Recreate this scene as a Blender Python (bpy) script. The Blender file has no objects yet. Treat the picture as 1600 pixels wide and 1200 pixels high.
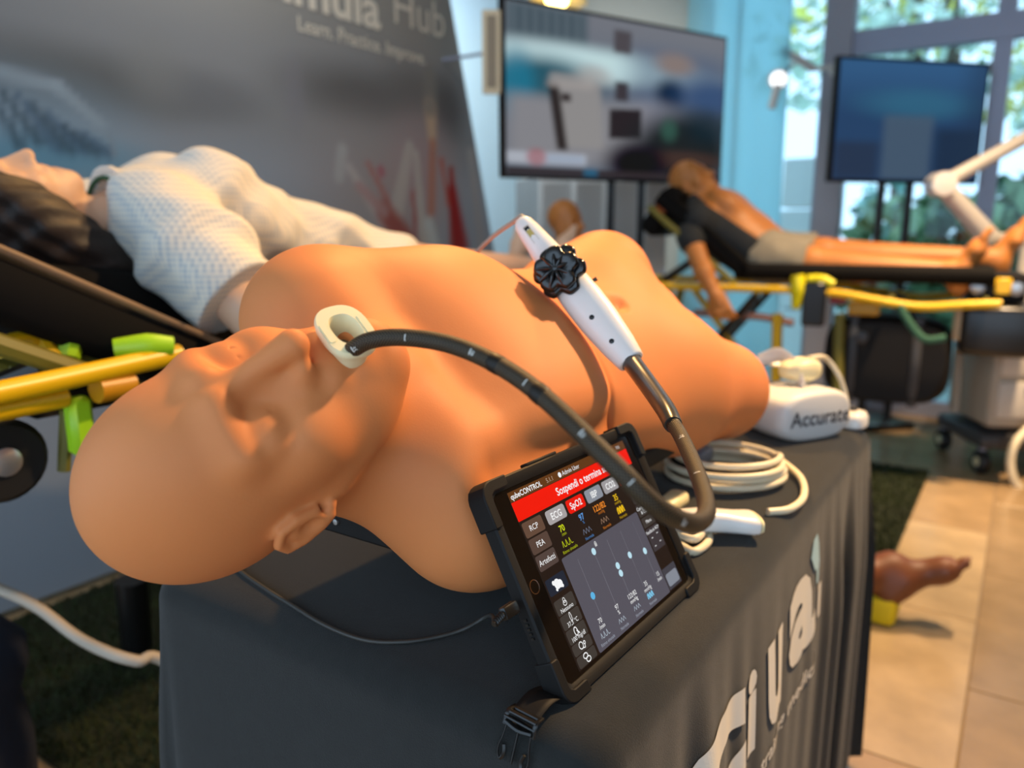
import bpy, bmesh, math, random
import numpy as np
from mathutils import Matrix, Vector
random.seed(7); RNG=np.random.RandomState(7)
SC=bpy.context.scene; COL=SC.collection
# ------------------------------------------------------------------ camera
PITCH=math.atan(240/1200.)
cam_d=bpy.data.cameras.new('camera'); cam=bpy.data.objects.new('camera',cam_d); COL.objects.link(cam)
cam.location=(0,0,1.13); cam.rotation_euler=(math.pi/2-PITCH,0,0)
cam_d.sensor_width=36; cam_d.lens=27; cam_d.clip_start=.02; cam_d.clip_end=200
cam_d.dof.use_dof=True; cam_d.dof.focus_distance=.68; cam_d.dof.aperture_fstop=3.4
SC.camera=cam
# ------------------------------------------------------------------ colour management
SC.view_settings.view_transform='Standard'; SC.view_settings.look='None'
SC.view_settings.gamma=1; SC.view_settings.use_curve_mapping=False
SC.view_settings.exposure=0.0
SC.cycles.use_denoising=True
# ------------------------------------------------------------------ world
WORLD=bpy.data.worlds.new('world'); SC.world=WORLD; WORLD.use_nodes=True
_wn=WORLD.node_tree; _bg=_wn.nodes['Background']
_bg.inputs[0].default_value=(.53,.72,.93,1); _bg.inputs[1].default_value=2.5
# ------------------------------------------------------------------ lamps in the room, and two added fill lights
def area(name,loc,target,size,power,color,size_y=None,spread=math.pi):
    l=bpy.data.lights.new(name,'AREA'); l.energy=power; l.color=color; l.size=size
    if size_y: l.shape='RECTANGLE'; l.size_y=size_y
    else: l.shape='DISK'
    l.spread=spread
    o=bpy.data.objects.new(name,l); COL.objects.link(o); o.location=loc
    o.rotation_euler=(Vector(target)-Vector(loc)).to_track_quat('-Z','Y').to_euler(); return o
WARM=(1.0,.55,.20)
area('ceiling_spot_or_fill',(.06,2.66,2.95),(.10,.80,.9),.24,15,WARM,spread=1.5)
area('ceiling_spot_or_fill',tuple(map(float,(1.62,1.75,2.98))),(.30,.95,.75),.16,26,(1.0,.64,.32),spread=1.3)
area('ceiling_spot_or_fill',(2.0,2.6,2.95),(1.8,3.1,.2),.14,35,(1.0,.70,.42),spread=1.35)
area('ceiling_spot_or_fill',(-.75,2.0,3.05),(-.95,3.2,1.35),.2,8,(1.0,.95,.88),spread=1.9)  # neutral fill added to brighten the printed backdrop
area('ceiling_spot_or_fill',(.05,4.2,3.05),(.0,5.4,1.5),.2,22,(.92,.97,1.0),spread=1.9)  # cool fill added to lift the rear left wall
# ------------------------------------------------------------------ frames
F_PX=1200.; CAMP=np.array([0,0,1.13]); _sp,_cp=math.sin(PITCH),math.cos(PITCH)
_R=np.array([1,0,0.]);_UP=np.array([0,_sp,_cp]);_FW=np.array([0,_cp,-_sp])
def ray(px,py): return _R*(px-800)/F_PX+_UP*(600-py)/F_PX+_FW
def at(px,py,d): return CAMP+ray(px,py)*d            # a point of the place at distance d along the view
def onz(px,py,z):
    r=ray(px,py); return CAMP+r*((z-1.13)/r[2])
ORG=onz(942,1190,.75)                                # near right corner of the table top
YAW=math.atan2(780,1200*_cp)
U=np.array([math.sin(YAW),math.cos(YAW),0]);V=np.array([-math.cos(YAW),math.sin(YAW),0]);ZZ=np.array([0,0,1.])
TM=np.stack([U,V,ZZ],1); ORG0=np.array([ORG[0],ORG[1],0])
def W(s,t,z): return ORG0+U*s+V*t+ZZ*z               # room frame (along table, across, up) -> world
def Wn(a): return np.asarray(a,float)@TM.T+ORG0
def ST(p): return (np.asarray(p,float)-ORG0)@TM
# ------------------------------------------------------------------ materials
def lin(c):
    if isinstance(c,str):
        c=c.lstrip('#'); c=[int(c[i:i+2],16)/255 for i in (0,2,4)]
    return [x/12.92 if x<=.04045 else ((x+.055)/1.055)**2.4 for x in c]
def mat(name,col,rough=.5,metal=0,spec=.5,noise=0,nscale=20,bump=0,bscale=200,emit=None,estr=1,trans=0,sss=0,coat=0,alpha=1,attr=None,sheen=0):
    m=bpy.data.materials.new(name); m.use_nodes=True; nt=m.node_tree; N=nt.nodes; L=nt.links
    b=N['Principled BSDF']; c=(*lin(col),1)
    b.inputs['Base Color'].default_value=c; b.inputs['Roughness'].default_value=rough
    b.inputs['Metallic'].default_value=metal; b.inputs['Specular IOR Level'].default_value=spec
    b.inputs['Transmission Weight'].default_value=trans; b.inputs['Coat Weight'].default_value=coat; b.inputs['Alpha'].default_value=alpha
    b.inputs['Sheen Weight'].default_value=sheen
    if sss: b.inputs['Subsurface Weight'].default_value=sss; b.inputs['Subsurface Radius'].default_value=(.012,.005,.003); b.inputs['Subsurface Scale'].default_value=1
    tc=N.new('ShaderNodeTexCoord')
    if noise:
        n=N.new('ShaderNodeTexNoise'); n.inputs['Scale'].default_value=nscale; n.inputs['Detail'].default_value=5
        L.new(tc.outputs['Object'],n.inputs['Vector'])
        r=N.new('ShaderNodeValToRGB'); r.color_ramp.elements[0].position=.3; r.color_ramp.elements[1].position=.7
        r.color_ramp.elements[0].color=tuple(x*(1-noise) for x in c[:3])+(1,); r.color_ramp.elements[1].color=tuple(min(1,x*(1+noise)) for x in c[:3])+(1,)
        L.new(n.outputs['Fac'],r.inputs['Fac']); L.new(r.outputs['Color'],b.inputs['Base Color'])
    if attr:
        a=N.new('ShaderNodeVertexColor'); a.layer_name=attr; L.new(a.outputs['Color'],b.inputs['Base Color'])
        if emit=='attr': L.new(a.outputs['Color'],b.inputs['Emission Color']); b.inputs['Emission Strength'].default_value=estr
    if emit and emit!='attr': b.inputs['Emission Color'].default_value=(*lin(emit),1); b.inputs['Emission Strength'].default_value=estr
    if bump:
        n=N.new('ShaderNodeTexNoise'); n.inputs['Scale'].default_value=bscale; n.inputs['Detail'].default_value=3
        L.new(tc.outputs['Object'],n.inputs['Vector'])
        bp=N.new('ShaderNodeBump'); bp.inputs['Strength'].default_value=bump; bp.inputs['Distance'].default_value=.002
        L.new(n.outputs['Fac'],bp.inputs['Height']); L.new(bp.outputs['Normal'],b.inputs['Normal'])
    return m
# ------------------------------------------------------------------ mesh helpers
class MB:
    def __init__(s): s.v=[];s.f=[];s.n=0
    def add(s,v,f):
        v=np.asarray(v,float).reshape(-1,3); s.v.append(v); s.f+= [tuple(int(i)+s.n for i in q) for q in f]; s.n+=len(v); return s
    def box(s,c,size,R=None,bev=0,seg=2):
        if bev:
            bm=bmesh.new(); bmesh.ops.create_cube(bm,size=1)
            bmesh.ops.scale(bm,vec=size,verts=bm.verts); bmesh.ops.bevel(bm,geom=bm.edges[:],offset=bev,segments=seg,affect='EDGES',profile=.5)
            bm.verts.index_update(); v=np.array([q.co for q in bm.verts]); f=[[q.index for q in a.verts] for a in bm.faces]; bm.free()
        else:
            x,y,z=np.array(size)/2
            v=np.array([(-x,-y,-z),(x,-y,-z),(x,y,-z),(-x,y,-z),(-x,-y,z),(x,-y,z),(x,y,z),(-x,y,z)])
            f=[(0,3,2,1),(4,5,6,7),(0,1,5,4),(1,2,6,5),(2,3,7,6),(3,0,4,7)]
        if R is not None: v=v@np.asarray(R).T
        return s.add(v+np.asarray(c),f)
    def tube(s,pts,r,n=10,smooth=0,cap=True,flat=1.0,upv=None):
        p=np.asarray(pts,float); r=np.broadcast_to(np.asarray(r,float),(len(p),)).copy()
        if smooth: p,r=catmull(p,r,smooth)
        T=np.gradient(p,axis=0); T/=np.linalg.norm(T,axis=1)[:,None]+1e-12
        a=np.array(upv,float) if upv is not None else (np.array([0,0,1.]) if abs(T[0][2])<.9 else np.array([1.,0,0]))
        V_=[]
        for i in range(len(p)):
            a=a-T[i]*(a@T[i]); a/=np.linalg.norm(a)+1e-12; b=np.cross(T[i],a)
            for k in range(n):
                q=2*math.pi*k/n; V_.append(p[i]+r[i]*(math.cos(q)*b+flat*math.sin(q)*a))
        F=[]
        for i in range(len(p)-1):
            for k in range(n): k2=(k+1)%n; F.append((i*n+k,i*n+k2,(i+1)*n+k2,(i+1)*n+k))
        if cap: F.append(tuple(range(n))[::-1]); F.append(tuple(range((len(p)-1)*n,len(p)*n)))
        return s.add(V_,F)
    def lathe(s,prof,c,axis=(0,0,1),n=20):
        ax=np.asarray(axis,float); ax/=np.linalg.norm(ax); a=np.array([1,0,0.]) if abs(ax[0])<.9 else np.array([0,1.,0]); a=a-ax*(a@ax); a/=np.linalg.norm(a); b=np.cross(ax,a)
        V_=[];F=[]
        for (r,h) in prof:
            for k in range(n):
                q=2*math.pi*k/n; V_.append(np.asarray(c)+ax*h+max(r,1e-5)*(math.cos(q)*a+math.sin(q)*b))
        for i in range(len(prof)-1):
            for k in range(n): k2=(k+1)%n; F.append((i*n+k,i*n+k2,(i+1)*n+k2,(i+1)*n+k))
        F.append(tuple(range(n))[::-1]); F.append(tuple(range((len(prof)-1)*n,len(prof)*n)))
        return s.add(V_,F)
    def ell(s,c,r,R=None,n=16,m=10):
        V_=[];F=[]
        for i in range(m+1):
            th=math.pi*i/m
            for k in range(n):
                q=2*math.pi*k/n; V_.append((math.sin(th)*math.cos(q)*r[0],math.sin(th)*math.sin(q)*r[1],math.cos(th)*r[2]))
        for i in range(m):
            for k in range(n): k2=(k+1)%n; F.append((i*n+k,(i+1)*n+k,(i+1)*n+k2,i*n+k2))
        v=np.array(V_)
        if R is not None: v=v@np.asarray(R).T
        return s.add(v+np.asarray(c),F)
    def prism(s,poly,o,ax,ay,az,h0,h1):
        """2D outline (list of x,y) extruded along az from h0 to h1"""
        p=np.asarray(poly,float); n=len(p); o=np.asarray(o,float)
        b=o+p[:,:1]*np.asarray(ax)+p[:,1:]*np.asarray(ay); az=np.asarray(az,float)
        v=np.concatenate([b+az*h0,b+az*h1]); f=[tuple(range(n))[::-1],tuple(range(n,2*n))]
        f+=[(i,(i+1)%n,n+(i+1)%n,n+i) for i in range(n)]
        return s.add(v,f)
    def grid(s,P):
        P=np.asarray(P); a,b=P.shape[:2]; f=[(i*b+j,(i+1)*b+j,(i+1)*b+j+1,i*b+j+1) for i in range(a-1) for j in range(b-1)]
        return s.add(P.reshape(-1,3),f)
def catmull(p,r,k):
    p=np.asarray(p,float); n=len(p); P=np.vstack([2*p[0]-p[1],p,2*p[-1]-p[-2]]); out=[];ro=[]
    for i in range(n-1):
        for j in range(k):
            u=j/k; a,b,c,d=P[i:i+4]
            out.append(.5*((2*b)+(c-a)*u+(2*a-5*b+4*c-d)*u*u+(-a+3*b-3*c+d)*u**3)); ro.append(r[i]*(1-u)+r[i+1]*u)
    out.append(p[-1]); ro.append(r[-1]); return np.array(out),np.array(ro)
def smooth_path(p,k=8): return catmull(p,np.zeros(len(p)),k)[0]
def me_from(name,v,f,m=None,smooth=True,angle=40):
    me=bpy.data.meshes.new(name); v=np.asarray(v,float); me.from_pydata(v.tolist(),[],[tuple(q) for q in f]); me.update()
    if m is not None: me.materials.append(m)
    if smooth:
        me.polygons.foreach_set('use_smooth',np.ones(len(me.polygons),bool))
        if angle<180: me.set_sharp_from_angle(angle=math.radians(angle))
    return me
def put(name,me,parent=None,label=None,cat=None,group=None,kind=None):
    o=bpy.data.objects.new(name,me); COL.objects.link(o)
    if parent is not None:
        o.parent=parent; o.matrix_parent_inverse=Matrix.Translation(-Vector(parent.location)) if parent.parent is None else Matrix.Identity(4)
    if label: o['label']=label
    if cat: o['category']=cat
    if group: o['group']=group
    if kind: o['kind']=kind
    return o
def obj(name,mb,m,parent=None,smooth=True,angle=40,**k):
    if isinstance(mb,MB): v=np.concatenate(mb.v); f=mb.f
    else: v,f=mb
    me=me_from(name,v,f,m,smooth,angle); return put(name,me,parent,**k)
def thing(name,loc,label,cat,group=None):
    o=bpy.data.objects.new(name,None); COL.objects.link(o); o.location=tuple(float(x) for x in loc); o.empty_display_size=.05
    o['label']=label; o['category']=cat
    if group: o['group']=group
    return o
def children(o): return [c for c in bpy.data.objects if c.parent==o]
def copy_tree(o,parent=None):
    c=o.copy(); COL.objects.link(c)
    if parent is not None: c.parent=parent
    for ch in list(o.children): copy_tree(ch,c)
    return c
def frame(z,x=None):
    z=np.asarray(z,float); z=z/np.linalg.norm(z); x=np.array([1,0,0.]) if x is None else np.asarray(x,float)
    x=x-z*(x@z); x/=np.linalg.norm(x); return np.stack([x,np.cross(z,x),z],1)
def text_mesh(body,size,align='LEFT',offset=0,shear=0,space=1,xs=1):
    c=bpy.data.curves.new('txt','FONT'); c.body=body; c.size=size; c.align_x=align; c.offset=offset; c.shear=shear; c.space_character=space; c.resolution_u=3
    o=bpy.data.objects.new('txt',c); COL.objects.link(o); dg=bpy.context.evaluated_depsgraph_get()
    me=o.evaluated_get(dg).to_mesh(); v=np.array([q.co for q in me.vertices]).reshape(-1,3); f=[tuple(p.vertices) for p in me.polygons]
    o.evaluated_get(dg).to_mesh_clear(); COL.objects.unlink(o); bpy.data.objects.remove(o); bpy.data.curves.remove(c)
    v[:,0]*=xs
    return v,f
def subdiv_tris(v,f,maxlen):
    """split flat lettering until its edges are short enough to follow cloth"""
    bm=bmesh.new(); vs=[bm.verts.new(p) for p in v]
    for q in f:
        try: bm.faces.new([vs[i] for i in q])
        except ValueError: pass
    bmesh.ops.triangulate(bm,faces=bm.faces[:])
    for _ in range(6):
        e=[e for e in bm.edges if e.calc_length()>maxlen]
        if not e: break
        bmesh.ops.subdivide_edges(bm,edges=e,cuts=1); bmesh.ops.triangulate(bm,faces=[a for a in bm.faces if len(a.verts)>3])
    bm.verts.index_update(); V2=np.array([p.co for p in bm.verts]); F2=[[p.index for p in a.verts] for a in bm.faces]; bm.free(); return V2,F2
# ------------------------------------------------------------------ smooth bodies from distance fields
def nrm(q): return np.sqrt((q*q).sum(-1))
def s_ell(p,c,r,R=None):
    q=p-np.asarray(c,np.float32)
    if R is not None: q=q@np.asarray(R,np.float32)
    r=np.asarray(r,np.float32); a=q/r; k0=nrm(a); k1=nrm(a/r)+1e-9; return k0*(k0-1)/k1
def s_cap(p,a,b,ra,rb):
    a=np.asarray(a,np.float32);b=np.asarray(b,np.float32); ab=b-a; h=np.clip(((p-a)@ab)/(ab@ab),0,1)
    return nrm(p-a-h[:,None]*ab)-(ra+(rb-ra)*h)
def s_path(p,pts,rs):
    d=None
    for i in range(len(pts)-1):
        e=s_cap(p,pts[i],pts[i+1],rs[i],rs[i+1]); d=e if d is None else np.minimum(d,e)
    return d
def s_box(p,c,h,r,R=None):
    q=p-np.asarray(c,np.float32)
    if R is not None: q=q@np.asarray(R,np.float32)
    q=np.abs(q)-(np.asarray(h,np.float32)-r); return nrm(np.maximum(q,0))+np.minimum(q.max(-1),0)-r
def smin(a,b,k): h=np.maximum(k-np.abs(a-b),0)/k; return np.minimum(a,b)-h*h*k*.25
def smax(a,b,k): return -smin(-a,-b,k)
def sdf_mesh(fn,lo,hi,h,iters=2):
    lo=np.asarray(lo,np.float32);hi=np.asarray(hi,np.float32); C=4
    n=np.ceil((hi-lo)/(h*C)).astype(int)+1
    ax=[lo[i]+np.arange(n[i])*h*C+h*(C-1)/2 for i in range(3)]
    g=np.stack(np.meshgrid(*ax,indexing='ij'),-1).reshape(-1,3).astype(np.float32)
    dc=fn(g).reshape(n); near=np.abs(dc)<h*C*1.6
    big=np.repeat(np.repeat(np.repeat(dc,C,0),C,1),C,2).astype(np.float32)
    nb=np.repeat(np.repeat(np.repeat(near,C,0),C,1),C,2); idx=np.argwhere(nb)
    pts=lo+idx.astype(np.float32)*h; vals=np.empty(len(pts),np.float32)
    for i in range(0,len(pts),400000): vals[i:i+400000]=fn(pts[i:i+400000])
    big[nb]=vals; D=big; ins=D<0; N=D.shape
    cs=[slice(0,-1),slice(1,None)]
    cnt=np.zeros([k-1 for k in N],np.int8)
    for a in cs:
        for b in cs:
            for c in cs: cnt+=ins[a,b,c]
    act=(cnt>0)&(cnt<8); cid=-np.ones(act.shape,np.int64); ai=np.argwhere(act); cid[act]=np.arange(len(ai))
    acc=np.zeros((len(ai),3));num=np.zeros(len(ai))
    off=[(i,j,k) for i in (0,1) for j in (0,1) for k in (0,1)]
    for o in off:
        for x in range(3):
            if o[x]: continue
            o2=list(o);o2[x]=1
            d0=D[ai[:,0]+o[0],ai[:,1]+o[1],ai[:,2]+o[2]];d1=D[ai[:,0]+o2[0],ai[:,1]+o2[1],ai[:,2]+o2[2]]
            m=(d0<0)!=(d1<0); tt=d0[m]/(d0[m]-d1[m]); q=np.tile(np.array(o,float),(m.sum(),1)); q[:,x]+=tt
            acc[m]+=q;num[m]+=1
    v=lo+(ai+acc/num[:,None])*h
    F=[]
    for x in range(3):
        y,z=(x+1)%3,(x+2)%3
        sl=[slice(None)]*3; s2=[slice(None)]*3; sl[x]=slice(0,-1); s2[x]=slice(1,None)
        ch=ins[tuple(sl)]!=ins[tuple(s2)]; e=np.argwhere(ch)
        e=e[(e[:,y]>0)&(e[:,z]>0)&(e[:,y]<N[y]-1)&(e[:,z]<N[z]-1)]
        def c(dy,dz):
            q=e.copy();q[:,y]-=dy;q[:,z]-=dz; return cid[q[:,0],q[:,1],q[:,2]]
        quad=np.stack([c(1,1),c(0,1),c(0,0),c(1,0)],1)
        flip=~ins[e[:,0],e[:,1],e[:,2]]; quad[flip]=quad[flip][:,::-1]; F.append(quad)
    F=np.concatenate(F); F=F[(F>=0).all(1)]
    v=v.astype(np.float32); eps=h*.35
    for _ in range(iters):
        d=fn(v); gr=np.stack([(fn(v+np.eye(3,dtype=np.float32)[i]*eps)-fn(v-np.eye(3,dtype=np.float32)[i]*eps))/(2*eps) for i in range(3)],1)
        st=d[:,None]*gr/np.maximum((gr*gr).sum(1),.05)[:,None]; L=nrm(st); st*=np.minimum(1,h*.8/np.maximum(L,1e-9))[:,None]; v=v-st
    return v,F
def sdf_obj(name,fn,lo,hi,h,m,parent=None,tr=None,**k):
    v,f=sdf_mesh(fn,lo,hi,h)
    if tr is not None: v=tr(v)
    me=bpy.data.meshes.new(name); v=np.asarray(v,np.float32)
    me.vertices.add(len(v)); me.vertices.foreach_set('co',v.ravel()); nf=len(f)
    me.loops.add(nf*4); me.loops.foreach_set('vertex_index',f.astype(np.int32).ravel())
    me.polygons.add(nf); me.polygons.foreach_set('loop_start',np.arange(0,nf*4,4,dtype=np.int32)); 
    me.polygons.foreach_set('use_smooth',np.ones(nf,bool)); me.update(calc_edges=True); me.validate()
    me.materials.append(m); return put(name,me,parent,**k)
# ------------------------------------------------------------------ the room
M_floor=[mat('floor_tile_%d'%i,c,rough=.22,spec=.5,noise=.16,nscale=7) for i,c in enumerate(['#a98d68','#b39873','#9d8462','#b8a07c'])]
M_grout=mat('floor_joint','#8a7558',rough=.8)
M_wall=mat('wall_paint_blue','#b4d2e4',rough=.85,noise=.04,nscale=2); M_wallg=mat('wall_panel_grey','#b9b4a8',rough=.7)
M_ceil=mat('ceiling_paint','#b9b4ac',rough=.9)
M_alu=mat('window_frame_metal','#a0a6ba',rough=.45,metal=.3)
SMAX,TLEFT,TRIGHT=4.85,3.06,-2.7
fl=MB(); fl.box(W(1.2,-1.0,-.03)*0+np.array([0,0,0]),(1,1,1)) if False else None
fl=MB(); fl.prism([(-3.2,TRIGHT),(SMAX,TRIGHT),(SMAX,TLEFT),(-3.2,TLEFT)],ORG0,U,V,ZZ,-.06,-.004)
floor=obj('floor',fl,M_grout,kind='structure',smooth=False)
TL,TW=.80,.40
tile_me={}
def tile(s0,s1,t0,t1,m):
    key=(round(s1-s0,3),round(t1-t0,3),m)
    if key not in tile_me:
        mb=MB(); mb.box((0,0,-.006),(s1-s0-.004,t1-t0-.004,.012),R=TM,bev=.0015,seg=1); tile_me[key]=me_from('tile',np.concatenate(mb.v),mb.f,M_floor[m],False)
    o=put('tile',tile_me[key],floor); o.location=tuple(W((s0+s1)/2,(t0+t1)/2,0)); return o
k=0
for j in range(-8,8):
    t0=-.21+j*TW
    for i in range(-2,6):
        s0=1.64+(i-2)*TL+(0 if j%2 else -TL/2)
        if s0>=SMAX: continue
        pc=W(min(s0+TL,SMAX),t0+TW/2,0)-CAMP
        if pc@_FW<.2 or abs(pc@_R)/(pc@_FW)>1.25 or pc@_FW>6.5: continue
        tile(max(s0,-.6),min(s0+TL,SMAX),t0,min(t0+TW,TLEFT),RNG.randint(4))
wr=MB(); wr.prism([(-1.2,-2.7),(SMAX+.1,-2.7),(SMAX+.1,-2.6),(-1.2,-2.6)],ORG0,U,V,ZZ,-.02,3.3); obj('wall_right_sky_block',wr,mat('wall_bounce_tan','#8a5c34',rough=.85,noise=.04,nscale=2),kind='structure',smooth=False)  # unseen wall added to block sky from the right and bounce warm brown light
wl=MB(); wl.prism([(-1.6,TLEFT),(SMAX+.1,TLEFT),(SMAX+.1,TLEFT+.1),(-1.6,TLEFT+.1)],ORG0,U,V,ZZ,-.02,3.3); obj('wall_left',wl,M_wall,kind='structure',smooth=False)
cl=MB(); cl.prism([(-3.2,TRIGHT),(SMAX+.1,TRIGHT),(SMAX+.1,TLEFT+.1),(-3.2,TLEFT+.1)],ORG0,U,V,ZZ,3.2,3.3); obj('ceiling',cl,M_ceil,kind='structure',smooth=False)
# ------------------------------------------------------------------ draped table
TLEN,TWID,TTOP=1.19,.585,.75
M_cloth=mat('tablecloth_grey','#252625',rough=.95,spec=.15,noise=.08,nscale=60,bump=.35,bscale=900,sheen=.15)
def drape(p,d):
    """point of the cloth at perimeter run p (starts at the near left corner, round by near right), drop d below the top"""
    r=.034; per=[TWID,TLEN,TWID,TLEN]
    p=p%sum(per); k=0
    while p>per[k]: p-=per[k]; k+=1
    c=[(0,TWID),(0,0),(TLEN,0),(TLEN,TWID)][k]; dr=[(0,-1),(1,0),(0,1),(-1,0)][k]; no=[(-1,0),(0,-1),(1,0),(0,1)][k]
    s=c[0]+dr[0]*p; t=c[1]+dr[1]*p
    g=min(1,max(0,d)/.30); gg=g*g*(3-2*g)
    out=0
    edge=min(p,per[k]-p)
    if k==1:
        out=gg*(1-.72*math.exp(-((p-.55)/.22)**4))*(.0075*math.sin(p*31+.6)+.005*math.sin(p*57+1.3)+.003*math.sin(p*97))+.012*gg
        out+= -.0 
    elif k==0: out=gg*.004*math.sin(p*13+1)+.004*gg
    else: out=gg*(.004*math.sin(p*26)+.002*math.sin(p*61))+.004*gg
    out*=min(1,edge/.05)
    fl=0
    if k==1 and per[k]-p<.11: fl=min(1,1.15-1.15*(per[k]-p)/.11) if per[k]-p<.11 else 0       # far right corner flares out in a fold
    if k==2 and p<.10: fl=1-p/.10
    out+=.04*fl*fl*gg*(d/.7)**.35
    cn=0
    ws=no[0]*out;wt=no[1]*out
    if k==1 and fl>0: ws+=.004*fl*fl*gg
    if k==2 and fl>0: wt-=.0*fl*fl*gg*(d/.7)**.35
    # rounded lip
    if d<r*1.57:
        a=max(d,0)/r; ins=r*(1-math.sin(a)); dz=r*(1-math.cos(a))
    else: ins=0; dz=r+(d-r*1.57)
    return W(s-no[0]*ins+ws,t-no[1]*ins+wt,TTOP-dz), (no,k)
EC=.040
def drape_corner(k,a,d):
    """cloth round the corner that ends side k"""
    r=.034; cor=[(0,0),(TLEN,0),(TLEN,TWID),(0,TWID)][k]; n1=np.array([(-1,0),(0,-1),(1,0),(0,1)][k],float); n2=np.array([(-1,0),(0,-1),(1,0),(0,1)][(k+1)%4],float)
    g=min(1,max(0,d)/.30); gg=g*g*(3-2*g); q=max(d,0)/r
    if d<r*1.57: ins=r*(1-math.sin(q)); dz=r*(1-math.cos(q))
    else: ins=0; dz=r+(d-r*1.57)
    dr=n1*math.cos(a)+n2*math.sin(a); c=np.array(cor)-(n1+n2)*EC; o=.02*gg*math.sin(2*a)**2
    if k==1: o=.045*gg*(d/.7)**.35*math.exp(-(a/.6)**2)
    return W(c[0]+dr[0]*(EC-ins+o),c[1]+dr[1]*(EC-ins+o),TTOP-dz)
PER=2*(TLEN+TWID)
ps=[]
acc=0; side_k=0
for L_,n_ in ((TWID,40),(TLEN,420),(TWID,40),(TLEN,60)):
    ps+=list(acc+EC+(L_-2*EC)*np.linspace(0,1,n_)); acc+=L_
    ps+=[(side_k,a) for a in np.linspace(0,math.pi/2,9)[1:-1]]; side_k+=1
ds=[0,.008,.016,.024,.032,.040,.047,.0534]+list(np.linspace(.062,.40,44))+list(np.linspace(.42,.735,14))
P=[[drape_corner(p[0],p[1],d) if isinstance(p,tuple) else drape(p,d)[0] for p in ps] for d in ds]
P=np.array(P); nP=len(ps); v=P.reshape(-1,3); f=[]
for i in range(len(ds)-1):
    for j in range(nP):
        j2=(j+1)%nP; f.append((i*nP+j,(i+1)*nP+j,(i+1)*nP+j2,i*nP+j2))
# top: gentle grid of fabric inside the lip
v=list(v); f.append(tuple(range(nP)))
tab=thing('table',W(TLEN/2,TWID/2,0),'long exhibition table under a fitted dark grey cloth, carrying the bald manikin','table')
M_board=mat('table_board','#55504a',rough=.7); M_legm=mat('table_leg_metal','#5a5c60',rough=.4,metal=.8)
b_=MB(); b_.prism([(.04,.04),(TLEN-.04,.04),(TLEN-.04,TWID-.04),(.04,TWID-.04)],ORG0,U,V,ZZ,TTOP-.03,TTOP-.002); obj('table_board',b_,M_board,tab,smooth=False)
for s_,t_ in ((.06,.05),(.06,TWID-.05),(TLEN-.06,.05),(TLEN-.06,TWID-.05)):
    b_=MB(); b_.tube([W(s_,t_,0.0),W(s_,t_,TTOP-.03)],.014,10); obj('leg',b_,M_legm,tab)
cloth=put('tablecloth',me_from('tablecloth',v,f,M_cloth,True,50),None,'dark grey tablecloth with a white printed word along its folded long side','tablecloth')
M_logo=mat('white_logo_print','#ddd8cc',rough=.8); M_logob=mat('pale_blue_print','#a6cad8',rough=.8)
def on_side(s,z,o=.0022): return drape(TWID+s,TTOP-z+.0194)[0]-V*o
def side_print(name,v,f,m):
    v,f=subdiv_tris(np.array([(q[0],q[1],0) for q in v]),f,.007); b_=MB(); b_.add([on_side(q[0],q[1]) for q in v],f); return obj(name,b_,m,cloth,smooth=False)
for ch,s0_,s1_,z0_,z1_ in (('c',.135,.345,.515,.640),('i',.358,.388,.525,.632),('u',.428,.505,.520,.634),('a',.532,.668,.540,.658),('i',.712,.732,.545,.600)):
    tv,tf=text_mesh(ch,.1,'LEFT',.004)
    if ch=='i' and s0_>.7:       # a bare stroke under the pale blue mark
        tv=np.array([(0,0,0),(1,0,0),(1,1,0),(0,1,0)]); tf=[(0,1,2,3)]
    lo_,hi_=tv.min(0),tv.max(0); tv=[(s0_+(q[0]-lo_[0])/(hi_[0]-lo_[0])*(s1_-s0_)+.12*(z0_-.52-0),z0_+(q[1]-lo_[1])/(hi_[1]-lo_[1])*(z1_-z0_)) for q in tv]
    side_print('logo_letter',tv,tf,M_logo)
bl=[(.650,.668),(.664,.690),(.690,.692),(.706,.672),(.716,.640),(.712,.606),(.690,.612),(.694,.636),(.672,.640)]
side_print('logo_mark',bl,[tuple(range(9))],M_logob)
for tx,s0_,s1_,z0_ in (('training',.405,.525,.480),('medical',.536,.695,.482)):
    tv,tf=text_mesh(tx,.03,'LEFT',.0006); w_=tv[:,0].max(); side_print('small_lettering',[(s0_+q[0]/w_*(s1_-s0_),z0_+q[1]) for q in tv],tf,M_logo)
# ------------------------------------------------------------------ the bald endoscopy manikin
M_skin=mat('manikin_skin','#d3824c',rough=.58,spec=.25,noise=.035,nscale=9,bump=.06,bscale=500,sss=.12)
hX=np.array([.151,.786,.6]);hY=np.array([-.937,.307,-.167]);hZ=np.array([-.315,-.537,.783]); hT=np.array([-.0745,.2889,.2068+TTOP])
hX/=np.linalg.norm(hX); hY=hY-hX*(hX@hY); hY/=np.linalg.norm(hY); hZ=np.cross(hX,hY); HM=np.stack([hX,hY,hZ],1)
def H(x,y,z): return hT+HM@np.array([x,y,z])
CSH=np.array([.125,.308,.206+TTOP]);CPL=np.array([.655,.262,.215+TTOP]); phi=math.radians(39)
bX=np.array([0,math.cos(phi),math.sin(phi)]);bY=-(CPL-CSH)/np.linalg.norm(CPL-CSH); bY=bY-bX*(bX@bY);bY/=np.linalg.norm(bY);bZ=np.cross(bX,bY);BM=np.stack([bX,bY,bZ],1)
def Bp(x,y,z): return CSH+(CPL-CSH)*(-y/.55)+bX*x+bZ*z
def head_sdf(p): return head_gen(p,hT,HM,1.0,True)
def head_gen(p,T0,M0,sc,mouth=False,ears=True):
    """face of an adult in the head's own frame: x to the left ear, y to the crown, z out of the face"""
    return _head(((p-np.asarray(T0,np.float32))@np.asarray(M0,np.float32))/np.float32(sc),mouth,ears)*np.float32(sc)
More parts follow.
